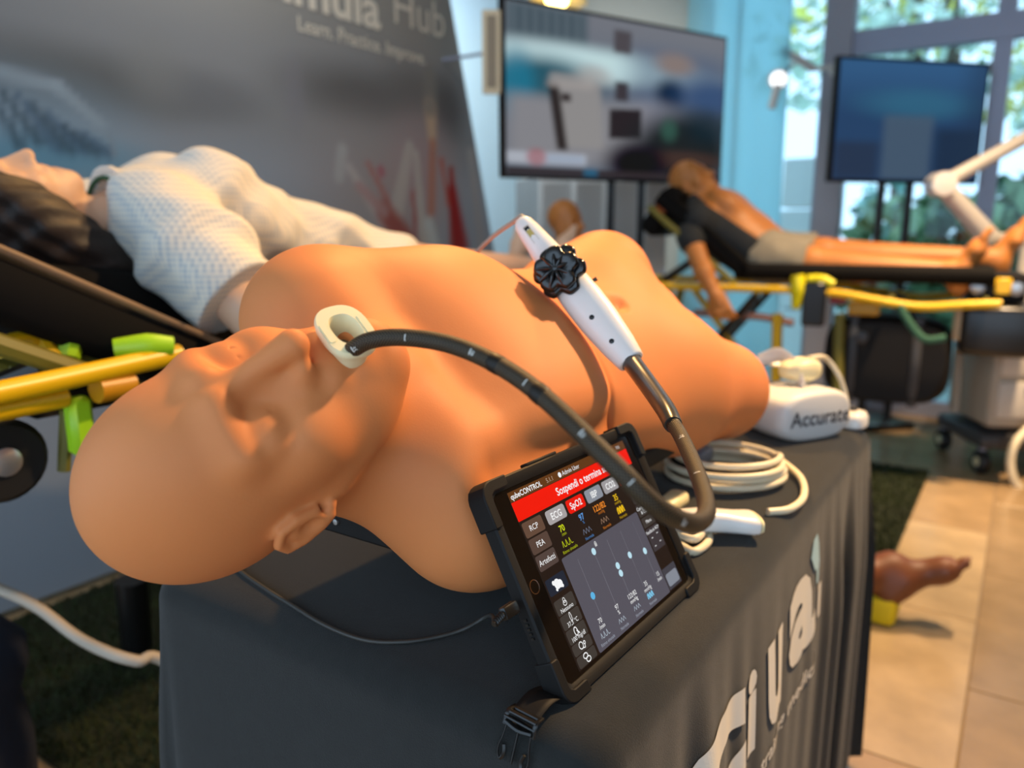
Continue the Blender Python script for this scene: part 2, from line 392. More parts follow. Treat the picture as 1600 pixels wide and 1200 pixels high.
def _head(q,mouth,ears):
    x=q[:,0];ax=np.abs(x); m=np.stack([ax,q[:,1],q[:,2]],1)
    d=s_ell(m,(0,.030,-.015),(.076,.095,.098))
    d=smin(d,s_ell(m,(0,-.028,.028),(.060,.080,.062)),.03)
    d=smin(d,s_ell(m,(0,-.078,.040),(.046,.044,.050)),.03)
    d=smin(d,s_cap(m,(.052,-.050,.0),(.012,-.106,.070),.016,.016),.03)
    d=smin(d,s_ell(m,(0,-.113,.072),(.022,.017,.018)),.022)
    d=smin(d,s_ell(m,(.046,-.030,.050),(.020,.022,.024)),.03)
    d=smin(d,s_cap(m,(.012,.024,.083),(.046,.020,.062),.008,.010),.022)
    d=smax(d,-s_ell(m,(.035,.000,.096),(.022,.014,.019)),.022)
    d=smin(d,s_ell(m,(.0350,-.001,.0655),(.0185,.0135,.0145)),.010)
    d=smax(d,-s_cap(m,(.026,-.0065,.0795),(.046,-.0065,.0755),.0003,.0003),.0016)
    n=s_cap(m,(0,.012,.085),(0,-.034,.109),.0070,.0125)
    n=smin(n,s_ell(m,(.0130,-.037,.0935),(.0088,.009,.011)),.008)
    n=smin(n,s_cap(m,(0,.0,.08),(.014,-.036,.082),.008,.010),.012)
    d=smin(d,n,.009)
    d=smax(d,-s_ell(m,(.0068,-.0455,.096),(.0042,.0045,.006)),.004)
    d=smin(d,s_ell(m,(0,-.060,.086),(.026,.011,.011)),.012)
    d=smin(d,s_ell(m,(0,-.086,.083),(.024,.010,.011)),.012)
    if mouth: d=smax(d,-s_ell(m,(0,-.076,.095),(.0165,.0085,.03)),.006)          # open mouth round the bite block
    else: d=smax(d,-s_cap(m,(0,-.073,.098),(.023,-.072,.088),.0015,.0010),.004)
    if not ears: return d
    # ears
    me=np.array([.076,-.017,-.008],np.float32)+(m-np.array([.076,-.017,-.008],np.float32))/np.float32(.80)
    e=s_ell(me,(.079,-.016,-.013),(.0065,.027,.017))
    ear=[(.0755,-.028,.004),(.0775,-.006,.005),(.081,.010,-.002),(.085,.014,-.016),(.0865,.004,-.028),(.085,-.014,-.028),(.081,-.033,-.018),(.0775,-.043,-.008),(.0745,-.045,.000)]
    e=smin(e,s_path(me,ear,[.003,.0042,.0044,.0045,.0045,.0042,.0046,.006,.0045]),.007)
    e=smin(e,s_path(me,[(.081,-.032,-.018),(.083,-.014,-.020),(.083,-.002,-.016)],[.003,.0028,.0022]),.004)
    e=smax(e,-s_ell(me,(.087,-.019,-.006),(.0075,.012,.0085)),.004)*np.float32(.80)
    d=smin(d,e,.008)
    return d
_a=np.array([.040,.0515,TTOP+.0015]);_x=np.array([.311,.0400,TTOP+.0015])-_a;_x/=np.linalg.norm(_x);_y=np.array([.045,.1425,TTOP+.172])-_a;_y=_y-_x*(_y@_x);_y/=np.linalg.norm(_y)
TBM=np.stack([_x,_y,np.cross(_x,_y)],1); TBC=_a+TBM@np.array([.165,.096,-.008])
def manikin_sdf(p):
    f=np.float32
    d=head_sdf(p)
    nk=s_cap(p,H(0,-.055,-.035),Bp(0,.02,-.012),.052,.060)
    d=smin(d,nk,.025)
    d=smin(d,s_path(p,[H(0,-.09,.035),Bp(0,.055,.035)],[.022,.02]),.05)
    rib=s_ell(p,Bp(0,-.17,-.005),(.158,.235,.104),BM)
    for sx in (-1,1):
        k=1 if sx>0 else .80
        rib=smin(rib,s_ell(p,Bp(sx*.072,-.115,.050*k),(.088,.085,.050),BM),.06)
        rib=smin(rib,s_ell(p,Bp(sx*.146,-.015,-.004-(.012 if sx<0 else 0)),(.070,.078,.070),BM),.06)
        rib=smin(rib,s_cap(p,Bp(sx*.125,.02,-.015),Bp(sx*.03,.085,-.012),.050,.046),.06)
        rib=smin(rib,s_cap(p,Bp(sx*.018,.035,.058),Bp(sx*.115,.03,.044),.010,.010),.05)
        rib=smin(rib,s_ell(p,Bp(sx*.09,.02,.020),(.06,.05,.035),BM),.05)
    d=smin(d,rib,.045)
    bel=s_ell(p,Bp(-.006,-.38,-.004),(.158,.19,.092),BM)
    bel=smin(bel,s_ell(p,Bp(-.006,-.46,-.006),(.168,.11,.092),BM),.06)
    d=smin(d,bel,.05)
    far0,far1=Bp(.085,-.48,-.005),np.array([.655,.342,.302+TTOP]); near0,near1=Bp(-.085,-.50,-.005),np.array([.755,.178,.125+TTOP])
    d=smin(d,s_cap(p,far0,far1,.090,.078),.055); d=smin(d,s_cap(p,near0,near1,.092,.080),.055)
    pub=ST(at(1016,495,1.185)); d=smin(d,s_ell(p,pub,(.042,.040,.040)),.035)
    # the near chest gives way a little where the tablet leans on it
    d=smax(d,-s_box(p,TBC,(.110,.104,.014),.006,TBM),.05)
    # costal arch: the chest skin ends in a shallow crease above the softer belly
    q=(p-CSH.astype(f))@BM.astype(f); arch=q[:,1]+.224-np.abs(q[:,0])*.13
    d=d+np.where(q[:,2]>-.02,.0030*np.exp(-(arch/.0055)**2)-.004*np.exp(-((arch-.035)/.035)**2),0).astype(f)
    d=smax(d,-s_ell(p,ST(at(967,466,1.005)),(.010,.007,.014)),.016)
    return d
sdf_obj('manikin',manikin_sdf,(-.24,.02,TTOP-.03),(.90,.48,TTOP+.46),.0024,M_skin,None,Wn,
  label='bald armless torso manikin lying tilted on the table with a white mouthpiece',cat='manikin')
def rrect(x0,y0,x1,y1,r,n=5):
    o=[]
    for cx,cy,a0 in ((x1-r,y1-r,0),(x0+r,y1-r,90),(x0+r,y0+r,180),(x1-r,y0+r,270)):
        for i in range(n+1):
            a=math.radians(a0+90*i/n); o.append((cx+r*math.cos(a),cy+r*math.sin(a)))
    return o
def circ(cx,cy,r,n=18,ry=None): return [(cx+r*math.cos(2*math.pi*i/n),cy+(ry or r)*math.sin(2*math.pi*i/n)) for i in range(n)]
def loops(mb,L,close_ends=False,closed_u=False):
    """stack of equal rings -> skin"""
    n=len(L[0]); v=np.concatenate([np.asarray(l,float) for l in L]); f=[]
    m=len(L)
    for i in range(m if closed_u else m-1):
        i2=(i+1)%m
        for k in range(n): k2=(k+1)%n; f.append((i*n+k,i*n+k2,i2*n+k2,i2*n+k))
    if close_ends: f.append(tuple(range(n))[::-1]); f.append(tuple(range((m-1)*n,m*n)))
    return mb.add(v,f)
def sell(a,b,n=36,e=2.6):
    o=[]
    for i in range(n):
        q=2*math.pi*i/n; c,s=math.cos(q),math.sin(q)
        o.append((a*abs(c)**(2/e)*(1 if c>=0 else -1),b*abs(s)**(2/e)*(1 if s>=0 else -1)))
    return np.array(o)
M_blk=mat('black_rubber','#131110',rough=.6,spec=.25,bump=.05,bscale=800); M_blkp=mat('black_plastic','#161514',rough=.3,spec=.5)
M_white=mat('white_plastic','#e8e4de',rough=.28,spec=.5); M_cream=mat('cream_plastic','#e9dfb4',rough=.4,spec=.45,sss=.05)
M_cable=mat('white_cable','#e2d6b8',rough=.4); M_dgrey=mat('dark_grey_plastic','#3a3a3c',rough=.5)
# ------------------------------------------------------------------ bite block in the mouth
bb=thing('bite_block',Wn(H(0,-.073,.100)),'cream plastic bite block with an oval hole in the manikin mouth','bite block')
def hr(xy,z,cy=-.0775): return [Wn(H(x,cy+y,z)) for x,y in xy]
mb=MB(); o1=sell(.0265,.0205); 
seq=[(sell(.0185,.0105),.074),(sell(.0222,.0138),.086),(sell(.0228,.0150),.100),(sell(.0235,.0165),.1035),(o1*.97,.1045),(o1,.107),(o1,.1095),(o1*.965,.1118),(sell(.0150,.0108)*1.06,.1120),(sell(.0150,.0108),.1105),(sell(.0135,.0095),.100),(sell(.0125,.0085),.074)]
loops(mb,[hr(a,z) for a,z in seq],closed_u=True); obj('flange',mb,M_cream,bb,angle=35)
for sy in (-1,1):
    mb=MB(); c=rrect(-.010,-.0026,.010,.0026,.0015); mb.prism(c,Wn(H(0,-.0775+sy*.0158,0)),TM@hX,TM@hY,TM@hZ,.1110,.1126); obj('raised_panel',mb,M_cream,bb)
# ------------------------------------------------------------------ endoscope
M_hose=mat('braided_hose','#3a342b',rough=.5,spec=.3)
_n=M_hose.node_tree; _b=_n.nodes['Principled BSDF']
_uv=_n.nodes.new('ShaderNodeUVMap'); _w1=_n.nodes.new('ShaderNodeTexWave'); _w2=_n.nodes.new('ShaderNodeTexWave')
for w_,dx in ((_w1,(1,1,0)),(_w2,(1,-1,0))):
    mp=_n.nodes.new('ShaderNodeMapping'); mp.inputs['Rotation'].default_value=(0,0,math.radians(45 if dx[1]>0 else -45)); _n.links.new(_uv.outputs['UV'],mp.inputs['Vector'])
    w_.inputs['Scale'].default_value=1.0; _n.links.new(mp.outputs['Vector'],w_.inputs['Vector'])
_mx=_n.nodes.new('ShaderNodeMath'); _mx.operation='MULTIPLY'; _n.links.new(_w1.outputs['Fac'],_mx.inputs[0]); _n.links.new(_w2.outputs['Fac'],_mx.inputs[1])
_rp=_n.nodes.new('ShaderNodeValToRGB'); _rp.color_ramp.elements[0].color=(*lin('#1a140d'),1); _rp.color_ramp.elements[1].color=(*lin('#65533a'),1); _rp.color_ramp.elements[0].position=.15; _rp.color_ramp.elements[1].position=.75
_n.links.new(_mx.outputs[0],_rp.inputs['Fac']); _n.links.new(_rp.outputs['Color'],_b.inputs['Base Color'])
_bp=_n.nodes.new('ShaderNodeBump'); _bp.inputs['Strength'].default_value=.5; _bp.inputs['Distance'].default_value=.0006; _n.links.new(_mx.outputs[0],_bp.inputs['Height']); _n.links.new(_bp.outputs['Normal'],_b.inputs['Normal'])
hp=[tuple(Wn(H(.003,-.0775,.066))),tuple(Wn(H(.002,-.078,.088)))]
for px,py,d in [(545,549,.575),(575,533,.563),(622,527,.552),(690,535,.537),(750,556,.522),(810,590,.502),(868,637,.482),(925,692,.462),(975,742,.450),(1020,787,.452),(1060,812,.468),(1088,817,.492),(1103,803,.520),(1101,775,.548),(1085,728,.590),(1064,682,.640),(1050,660,.665)]: hp.append(tuple(at(px,py,d)))
hpath=smooth_path(hp,14); hl=np.concatenate([[0],np.cumsum(np.linalg.norm(np.diff(hpath,axis=0),axis=1))])
scope=thing('endoscope',at(985,565,.84),'white handled endoscope with braided hose running into the manikin mouth','endoscope')
def hose(name,path,r,m,parent,n=20):
    mb=MB(); mb.tube(path,r,n); o=obj(name,mb,m,parent); me=o.data; ul=me.uv_layers.new(name='UVMap')
    L=np.concatenate([[0],np.cumsum(np.linalg.norm(np.diff(np.asarray(path),axis=0),axis=1))])
    for p in me.polygons:
        ks=[me.loops[i].vertex_index for i in p.loop_indices]
        for i,vi in zip(p.loop_indices,ks):
            ring,kk=divmod(vi,n)
            if kk==0 and max(q%n for q in ks)==n-1: kk=n
            ul.data[i].uv=(L[ring]/.0057,kk/n*7)
    return o
ho=hose('insertion_tube',hpath,.0064,M_hose,scope)
# raised joints and white depth marks on the hose
def hose_at(l):
    i=min(len(hl)-2,max(0,int(np.searchsorted(hl,l))-1)); u=(l-hl[i])/(hl[i+1]-hl[i]); p=hpath[i]*(1-u)+hpath[i+1]*u; t=hpath[i+1]-hpath[i]; return p,t/np.linalg.norm(t)
def nearest_l(px,py):
    best=min(range(len(hpath)),key=lambda i:(lambda q:(800+F_PX*(q@_R)/(q@_FW)-px)**2+(600-F_PX*(q@_UP)/(q@_FW)-py)**2)(hpath[i]-CAMP)); return hl[best]
for px,py in ((775,570),(845,617),(1052,663)):
    p,t=hose_at(nearest_l(px,py)); mb=MB(); mb.lathe([(.0063,-.005),(.0068,-.0035),(.0068,.0035),(.0063,.005)],p,t,20); obj('hose_joint',mb,M_hose,scope)
M_mark=mat('white_print','#d8d6cf',rough=.5)
for px,py,txt in ((558,543,'35'),(640,533,''),(738,560,'40'),(915,682,'45'),(827,601,''),(985,752,''),(1055,812,'50'),(1068,694,'55'),(1090,750,'')):
    l=nearest_l(px,py); p,t=hose_at(l); vd=(CAMP-p); vd=vd-t*(vd@t); vd/=np.linalg.norm(vd); sd=np.cross(vd,t)
    mb=MB()
    def onh(a,b):   # a along hose, b round it
        q,_=hose_at(l+a); an=b/.0066; return q+.00655*(math.cos(an)*vd+math.sin(an)*sd)
    bl=.0016 if txt else .0016
    mb.grid([[onh(-.0004,-.0025+.0005*k) for k in range(11)],[onh(.0004,-.0025+.0005*k) for k in range(11)]])
    if txt:
        tv,tf=text_mesh(txt,.0044); tv,tf=subdiv_tris(tv,tf,.0012)
        mb.add([onh(.001+q[1]*.9,(q[0]-.0028)*.9) for q in tv],tf)
    obj('depth_mark',mb,M_mark,scope,smooth=False)
# sleeve between hose and handle
M_sleeve=mat('dark_sleeve','#2c2721',rough=.28,spec=.6)
sl=smooth_path([at(1052,664,.660),at(1040,640,.692),at(1012,600,.775),at(984,562,.842)],8)
mb=MB(); rr=np.concatenate([[.0078,.0084],np.linspace(.0084,.0105,len(sl)-4),[.0112,.0112]]); mb.tube(sl,rr,20); obj('sleeve',mb,M_sleeve,scope)
# handle body: lofted sections
h0=at(987,566,.838); h1=at(813,344,.935); hz=(h1-h0); HLEN=np.linalg.norm(hz); hz/=HLEN
hview=CAMP-(h0+h1)/2; hx=np.cross(hz,hview); hx/=np.linalg.norm(hx); hy=np.cross(hz,hx)
if hy@hview<0: hy=-hy; hx=-hx
st_=[(0,.0130,.0125),(.004,.0150,.0145),(.012,.0158,.0150),(.10,.0192,.0175),(.28,.0228,.0200),(.40,.0232,.0205),(.50,.0222,.0205),(.62,.0200,.019),(.76,.0172,.017),(.90,.0140,.0145),(.96,.0120,.0125),(.99,.0082,.0085),(1.0,.0040,.004)]
mb=MB(); loops(mb,[[h0+hz*HLEN*a+hx*q[0]+hy*q[1] for q in sell(w_,d_,28,2.5)] for a,w_,d_ in st_],True); handle=obj('handle',mb,M_white,scope,angle=50)
mb=MB(); mb.tube([h0-hz*.0005,h0+hz*.006],[.0122,.0122],20); obj('sleeve_socket',mb,M_dgrey,scope)
def hsurf(a):   # top surface height at fraction a
    A_=[q[0] for q in st_]; return np.interp(a,A_,[q[2] for q in st_])
for a,x in ((.115,.003),(.27,.004)):
    mb=MB(); c=h0+hz*HLEN*a+hx*x+hy*(hsurf(a)*.985-.0008); mb.lathe([(.0030,-.002),(.0030,.0010),(.0024,.0014)],c,hy,14); obj('screw',mb,M_blkp,scope)
mb=MB(); c=h0+hz*HLEN*.95+hy*(hsurf(.95)-.001); mb.lathe([(.0018,-.002),(.0018,.0006)],c,hy,10); obj('button',mb,M_dgrey,scope)
M_inset=mat('port_inset','#b9a658',rough=.5); M_port=mat('port_frame','#cfc9bd',rough=.4)
c=h0+hz*HLEN*.845+hy*(hsurf(.845)-.0002)
po=MB(); ro=rrect(-.0040,-.0150,.0040,.0150,.001); ri=rrect(-.0030,-.0140,.0030,.0140,.0008)
loops(po,[[c+hx*q[0]+hz*q[1]+hy*zz for q in R_] for R_,zz in ((ro,-.004),(ro,.0009),(ri,.0009),(ri,-.004))],closed_u=True); port=obj('port',po,M_port,scope,angle=30)
po=MB(); po.prism(rrect(-.0030,-.0140,.0030,.0085,.0006),c,hx,hz,hy,-.003,.0002); obj('port_insert',po,M_inset,port)
po=MB(); po.prism(rrect(-.0030,.0088,.0030,.0138,.0006),c,hx,hz,hy,-.003,-.0006); obj('port_socket',po,M_blkp,port)
# control wheels
kc=h0+hz*HLEN*.56+hy*(hsurf(.56)-.001)
def wheel(c,ax,xv,r,h,lob,dep,m,name,par,ph=0):
    ax=ax/np.linalg.norm(ax); xv=xv-ax*(xv@ax); xv/=np.linalg.norm(xv); yv=np.cross(ax,xv); L=[]
    for zz,sc in ((0,.80),(h*.12,.95),(h*.35,1.0),(h*.7,1.0),(h*.92,.93),(h,.80),(h*1.0,.45),(h*.9,.40),(h*.92,.05)):
        L.append([c+ax*zz+(xv*math.cos(q)+yv*math.sin(q))*r*sc*(1-dep*(.5+.5*math.cos(lob*q+ph))**2.2) for q in np.linspace(0,2*math.pi,96,endpoint=False)])
    b=MB(); loops(b,L,True); return obj(name,b,m,par,angle=60)
M_knob=mat('glossy_black_knob','#131212',rough=.2,spec=.6)
kn_ax=hy*.93+hx*.12-hz*.1
k1=wheel(kc,kn_ax,hx,.0315,.012,6,.22,M_knob,'control_wheel',scope)
k2=wheel(kc+kn_ax*.0125,kn_ax,hx,.0270,.0105,5,.24,M_knob,'control_wheel',scope,1.0)
mb=MB(); 
for q in np.linspace(0,2*math.pi,9,endpoint=False):
    yv=np.cross(kn_ax,hx); dr=hx*math.cos(q)+yv*math.sin(q); mb.tube([kc+kn_ax*.0235+dr*.003,kc+kn_ax*.0245+dr*.011,kc+kn_ax*.0215+dr*.0225],[.0018,.0024,.0016],8,3)
mb.lathe([(.0048,.017),(.0048,.0225),(.003,.0235)],kc,kn_ax,16); obj('locking_star',mb,M_knob,k2)
mb=MB(); c=h0+hz*HLEN*.46-hx*.0215; mb.tube([c,c-hx*.006-hz*.001],[.0022,.0026],10); obj('valve',mb,M_blkp,scope)
mb=MB(); c0=h1-hz*.006; mb.tube([c0,h1+hz*.003-hx*.004,at(800,348,.955),at(772,368,.99),at(745,394,1.03),at(728,420,1.06)],.0030,10,8); obj('power_cord',mb,mat('grey_cord','#9a9287',rough=.5),scope)
# ------------------------------------------------------------------ tablet in rugged case
tB=W(.040,.0515,.7515);tX=W(.311,.0400,.7515)-tB;tX/=np.linalg.norm(tX);tY=W(.045,.1425,.922)-tB;tY=tY-tX*(tY@tX);tY/=np.linalg.norm(tY);tN=np.cross(tX,tY)
TWD,THT=.272,.192
tablet=thing('tablet',tB,'tablet in a black rugged case showing a medical control screen, leaning on the shoulder','tablet')
def T(x,y,n=0): return tB+tX*x+tY*y+tN*n
def tpr(name,poly,n0,n1,m,par,**k): b=MB(); b.prism(poly,tB,tX,tY,tN,n0,n1); return obj(name,b,m,par,**k)
ou=rrect(0,0,TWD,THT,.014,6); ins=rrect(.008,.007,TWD-.008,THT-.007,.010,6); inn=rrect(.0125,.0115,TWD-.0125,THT-.0115,.008,6)
mb=MB(); loops(mb,[[T(q[0],q[1],n) for q in P_] for P_,n in ((rrect(.004,.004,TWD-.004,THT-.004,.012,6),-.016),(ou,-.013),(ou,-.002),(rrect(.0015,.0015,TWD-.0015,THT-.0015,.013,6),.0),(ins,.0),(inn,-.0022),(inn,-.006))],True); case=obj('case',mb,M_blk,tablet,angle=35)
for cx,cy in ((0,0),(1,0),(0,1),(1,1)):
    x0=-.0015 if not cx else TWD-.036; x1=.036 if not cx else TWD+.0015; y0=-.0015 if not cy else THT-.040; y1=.040 if not cy else THT+.0015
    po=[]; th=.0105; sx=1 if not cx else -1; sy=1 if not cy else -1; ox=x0 if not cx else x1; oy=y0 if not cy else y1
    L_=[(0,.040),(0,.014),(.0012,.009),(.0041,.0041),(.009,.0012),(.014,0),(.036,0),(.036,th-.002),(.034,th),(.016,th),(th+.001,.013),(th,.016),(th,.038),(th-.002,.040)]
    po=[(ox+sx*a,oy+sy*b) for a,b in L_]
    if sx*sy<0: po=po[::-1]
    po=po[::-1]
    b=MB(); b.prism(po,tB,tX,tY,tN,-.0175,.0022); o=obj('corner_bumper',b,M_blk,tablet,angle=25)
    bv=o.modifiers.new('b','BEVEL'); bv.width=.0012; bv.segments=2; bv.limit_method='ANGLE'
M_bez=mat('tablet_bezel','#120f0c',rough=.06,spec=.7)
tpr('bezel',inn,-.0045,-.0030,M_bez,tablet,smooth=False)
SX0,SY0,SW,SH=.0335,.0150,.211,.162
M_ui={}
def ui(c,e=1.0):
    k=(c,e)
    if k not in M_ui:
        m=mat('screen_'+c.strip('#'),'#050505',rough=.07,spec=.6,emit=c,estr=e); M_ui[k]=m
    return M_ui[k]
screen=tpr('screen',rrect(SX0,SY0,SX0+SW,SY0+SH,.0004,1),-.0032,-.00285,ui('#33261f',.55),tablet,smooth=False)
lay=[-.00280]
def sxy(u,v): return SX0+u*SW,SY0+(1-v)*SH
def urect(u0,v0,u1,v1,c,r=.0015,name='button',n=-.00278,e=.9):
    x0,y1=sxy(u0,v0);x1,y0=sxy(u1,v1); return tpr(name,rrect(x0,y0,x1,y1,min(r,(x1-x0)/2.2,(y1-y0)/2.2),3),n,n+.00008,ui(c,e),screen,smooth=False)
def utext(u,v,txt,size,c='#f2f2f2',align='CENTER',n=-.00262,name='text',bold=0,e=1.0,up=False):
    size*=1.1; tv,tf=text_mesh(txt,size,align,bold); x,y=sxy(u,v); y-=size*.35
    b=MB(); b.add([T(x+q[0],y+q[1],n) for q in tv],tf); return obj(name,b,ui(c,e),screen,smooth=False)
def uline(pts,w,c,n=-.00264,name='trace_icon',e=1.0):
    b=MB()
    for i in range(len(pts)-1):
        a=np.array(sxy(*pts[i]));d=np.array(sxy(*pts[i+1])); t=d-a; L=np.linalg.norm(t)+1e-9; pn=np.array([-t[1],t[0]])/L*w/2
        b.add([T(*(a+pn),n),T(*(a-pn),n),T(*(d-pn),n),T(*(d+pn),n)],[(0,1,2,3)])
    return obj(name,b,ui(c,e),screen,smooth=False)
def udisc(u,v,r,c,name='slider_dot',n=-.00266,e=1.0):
    x,y=sxy(u,v); return tpr(name,circ(x,y,r,20),n,n+.00006,ui(c,e),screen,smooth=False)
urect(0,0,1,.055,'#7a4a22',.0003,'status_bar',e=.6)  # bar's orange-brown is a warm reflection put into its colour
utext(.01,.028,'qubeCONTROL',.0064,align='LEFT',bold=.00012); utext(.275,.028,'5.1.1',.0056,'#c0a890',align='LEFT'); udisc(.385,.03,.0026,'#f0f0f0','user_icon'); utext(.405,.028,'Admin User',.0058,align='LEFT'); utext(.93,.028,'76%',.0045,'#d0d0d0')
urect(0,.058,1,.165,'#f21a08',.0004,'red_bar',e=1.0); utext(.60,.112,'Sospendi o termina scenario',.0096,bold=.00016)
for t_,v0,v1,c in (('RCP',.18,.265,'#6d5141'),('PEA',.275,.36,'#5f4a40'),('Artefatti',.37,.455,'#5a4a44')):
    urect(.008,v0,.148,v1,c,.002,e=.8); utext(.078,(v0+v1)/2,t_,.0066)
urect(.008,.505,.148,.595,'#232a38',.002,e=.9)
for v0,v1,t_ in ((.625,.705,'Nessuno'),(.71,.785,'37,5 °C'),(.79,.865,'100 mg/dl'),(.87,.93,''),(.935,.995,'')):
    urect(.008,v0,.148,v1,'#4b4540',.002,e=.7)
    if t_: utext(.078,v1-.018,t_,.0050)
# icons of the left column
b=MB(); x,y=sxy(.078,.552)
for px_,py_,r_ in ((0,0,.0045),(.004,-.001,.0036),(-.0045,.0022,.0021),(.0062,-.0038,.0016),(-.003,-.0042,.0015)):
    b.prism(circ(x+px_,y+py_,r_,14),tB,tX,tY,tN,-.00266,-.0026)
obj('icon',b,ui('#f4f4f4'),screen,smooth=False)
def ring(u,v,r,w=.0007,sx=1,sy=1): uline([(u+r*sx/SW*math.cos(a),v+r*sy/SH*math.sin(a)) for a in np.linspace(0,2*math.pi,15)],w,'#f0f0f0',name='icon')
ring(.078,.660,.0026,.0007,1,.8); ring(.078,.645,.0016,.0006,1,1.4)
ring(.078,.738,.0013,.0007,1,3.0)
ring(.074,.818,.0024,.0010,1,1.5); uline([(.08,.815),(.094,.838)],.0014,'#f0f0f0',name='icon')
ring(.07,.896,.0030,.0009); uline([(.078,.913),(.092,.918),(.097,.9)],.0009,'#f0f0f0',name='icon'); ring(.097,.893,.0013,.0009)
ring(.072,.954,.0022,.0010,1.5,1); ring(.084,.977,.0022,.0010,1.5,1)
for t_,u0,u1,c in (('ECG',.178,.325,'#a9a3a3'),('SpO2',.343,.487,'#ee1a0c'),('IBP',.505,.648,'#8d929c'),('CO2',.664,.803,'#a09c9e'),('RR',.820,.945,'#ee1a0c')):
    urect(u0,.182,u1,.262,c,.0028,'tab',e=.95); utext((u0+u1)/2,.222,t_,.0082,bold=.00014)
for u,t_,un,c in ((.25,'70','/min','#d6e01a'),(.415,'97','%','#5f9de0'),(.575,'122/82','mmHg','#f08a2a'),(.735,'35','mmHg','#f2c21a'),(.885,'15','/min','#d06a8a')):
    utext(u,.305,t_,.0078,c,bold=.0001); utext(u,.338,un,.0040,c,e=.6)
    if u<.3: pts=[(u-.04+.08*k/12,.405-(.035 if k%4==1 else 0)) for k in range(13)]
    else: pts=[(u-.035+.07*k/6,.405-(.03 if k%2 else 0)) for k in range(7)]
    if abs(u-.735)<.01:
        for q in (-1,0,1): uline([(u+q*.022-.008,.408),(u+q*.022-.005,.375),(u+q*.022+.004,.368),(u+q*.022+.008,.408)],.0018,c,e=1)
    elif u<.85: uline(pts,.0006,c if u<.3 else ('#7d8598' if u<.5 else '#b08a70'),e=.8)
    if u<.85: utext(u,.43,'Ritmo sinusale' if u<.3 else 'Normale',.0038,c,e=.6)
urect(.165,.452,.857,.998,'#6b6874',.002,'chart_panel',n=-.00278,e=.62)
for u in (.27,.40,.53,.66,.79): uline([(u,.50),(u,.86)],.0009,'#85838d',n=-.0027,name='slider_line',e=.7)
for u,v,c in ((.27,.72,'#5fb6e6'),(.40,.515,'#bfe4f2'),(.53,.665,'#bfe4f2'),(.53,.712,'#bfe4f2'),(.655,.655,'#bfe4f2'),(.79,.69,'#bfe4f2')): udisc(u,v,.0034,c,e=.95)
x=.435; ring(x,.478,.0012,.0006,1,1.2); urect(x-.009,.478,x+.009,.498,'#c8c8c8',.0004,'icon',n=-.00266)
for u,t_,un in ((.25,'70','/min'),(.40,'97','%'),(.545,'122/82','mmHg'),(.685,'35','mmHg'),(.815,'15','/min')):
    utext(u,.855,t_,.0058); utext(u,.887,un,.0050)
    if u<.3: pts=[(u-.035+.07*k/12,.945-(.03 if k%4==1 else 0)) for k in range(13)]
    else: pts=[(u-.03+.06*k/6,.945-(.025 if k%2 else 0)) for k in range(7)]
    if abs(u-.685)<.01:
        for q in (-1,0,1): uline([(u+q*.02-.007,.945),(u+q*.02-.003,.915),(u+q*.02+.003,.915),(u+q*.02+.007,.945)],.0016,'#7cc6e8')
    elif u<.8: uline(pts,.0006,'#a8b4c0')
    if u<.8: utext(u,.972,'Ritmo sinusale' if u<.3 else 'Normale',.0038,'#a8aebc',e=.8)
for v0,v1,t_ in ((.18,.245,'Casi'),(.255,.335,'Salva\nscenario'),(.345,.41,'Eventi'),(.42,.50,'Componenti\n& CO2'),(.51,.575,'Menu')):
    urect(.868,v0,.992,v1,'#4b4440',.001,e=.65)
    for i,tt in enumerate(t_.split('\n')): utext(.93,(v0+v1)/2+(i-.5)*.030*(t_.count('\n')),tt,.0048)
urect(.868,.585,.992,.735,'#4b4448',.001,e=.65); utext(.93,.607,'Feedback RCP',.0044)
for u,v in ((.90,.65),(.96,.64),(.90,.705),(.96,.695)): uline([(u-.008,v),(u+.008,v)],.0008,'#e8e8e8')
urect(.862,.855,.998,.992,'#55535c',.001,'panel',e=.6); urect(.872,.895,.990,.975,'#9aa0ac',.0025,'button',n=-.0027,e=.7)
mb=MB(); c=T(SX0-.0125,THT/2,-.0030); mb.lathe([(.0062,-.0004),(.0062,.0003),(.0056,.0004),(.0054,-.0001)],c,tN,24); obj('home_button',mb,mat('home_button','#5a3a20',rough=.2,spec=.6),tablet)
for i in range(5):
    mb=MB(); mb.box(T(-.0006,.060+i*.004,-.007),(.0018,.0022,.003),np.stack([tX,tY,tN],1)); obj('speaker_slot',mb,M_blkp,tablet,smooth=False)
mb=MB(); mb.box(T(TWD*.36,THT+.0012,-.006),(.05,.003,.009),np.stack([tX,tY,tN],1),.001,1); obj('volume_cover',mb,M_blk,tablet)
# ------------------------------------------------------------------ charging cable of the tablet
M_cab=mat('dark_cable','#35332f',rough=.5,spec=.5)
cb=thing('charging_cable',at(800,945,.70),'thin dark cable plugged into the left edge of the tablet','cable')
p0=T(-.004,THT*.47,-.007)
mb=MB(); mb.box(p0-tX*.010,(.018,.011,.008),np.stack([tX,tY,tN],1),.002,2); obj('plug',mb,M_blkp,cb)
mb=MB(); q0=p0-tX*.019; mb.tube([q0,q0-tX*.012-ZZ*.003],[.0034,.0024],12); 
for i in range(5): mb.lathe([(.0030,-.0007),(.0036,0),(.0030,.0007)],q0-tX*(.002+.002*i)-ZZ*.0006*i,tX,12)
obj('strain_relief',mb,M_blkp,cb)
cp=[q0-tX*.010-ZZ*.003]+[onz(px,py,z) for px,py,z in ((765,962,.775),(725,983,.758),(685,995,.7535),(630,1003,.7535),(570,1000,.7535),(510,978,.7535),(455,945,.7535),(415,920,.7535),(375,892,.7535))]+[W(.075,.545,.7535)]
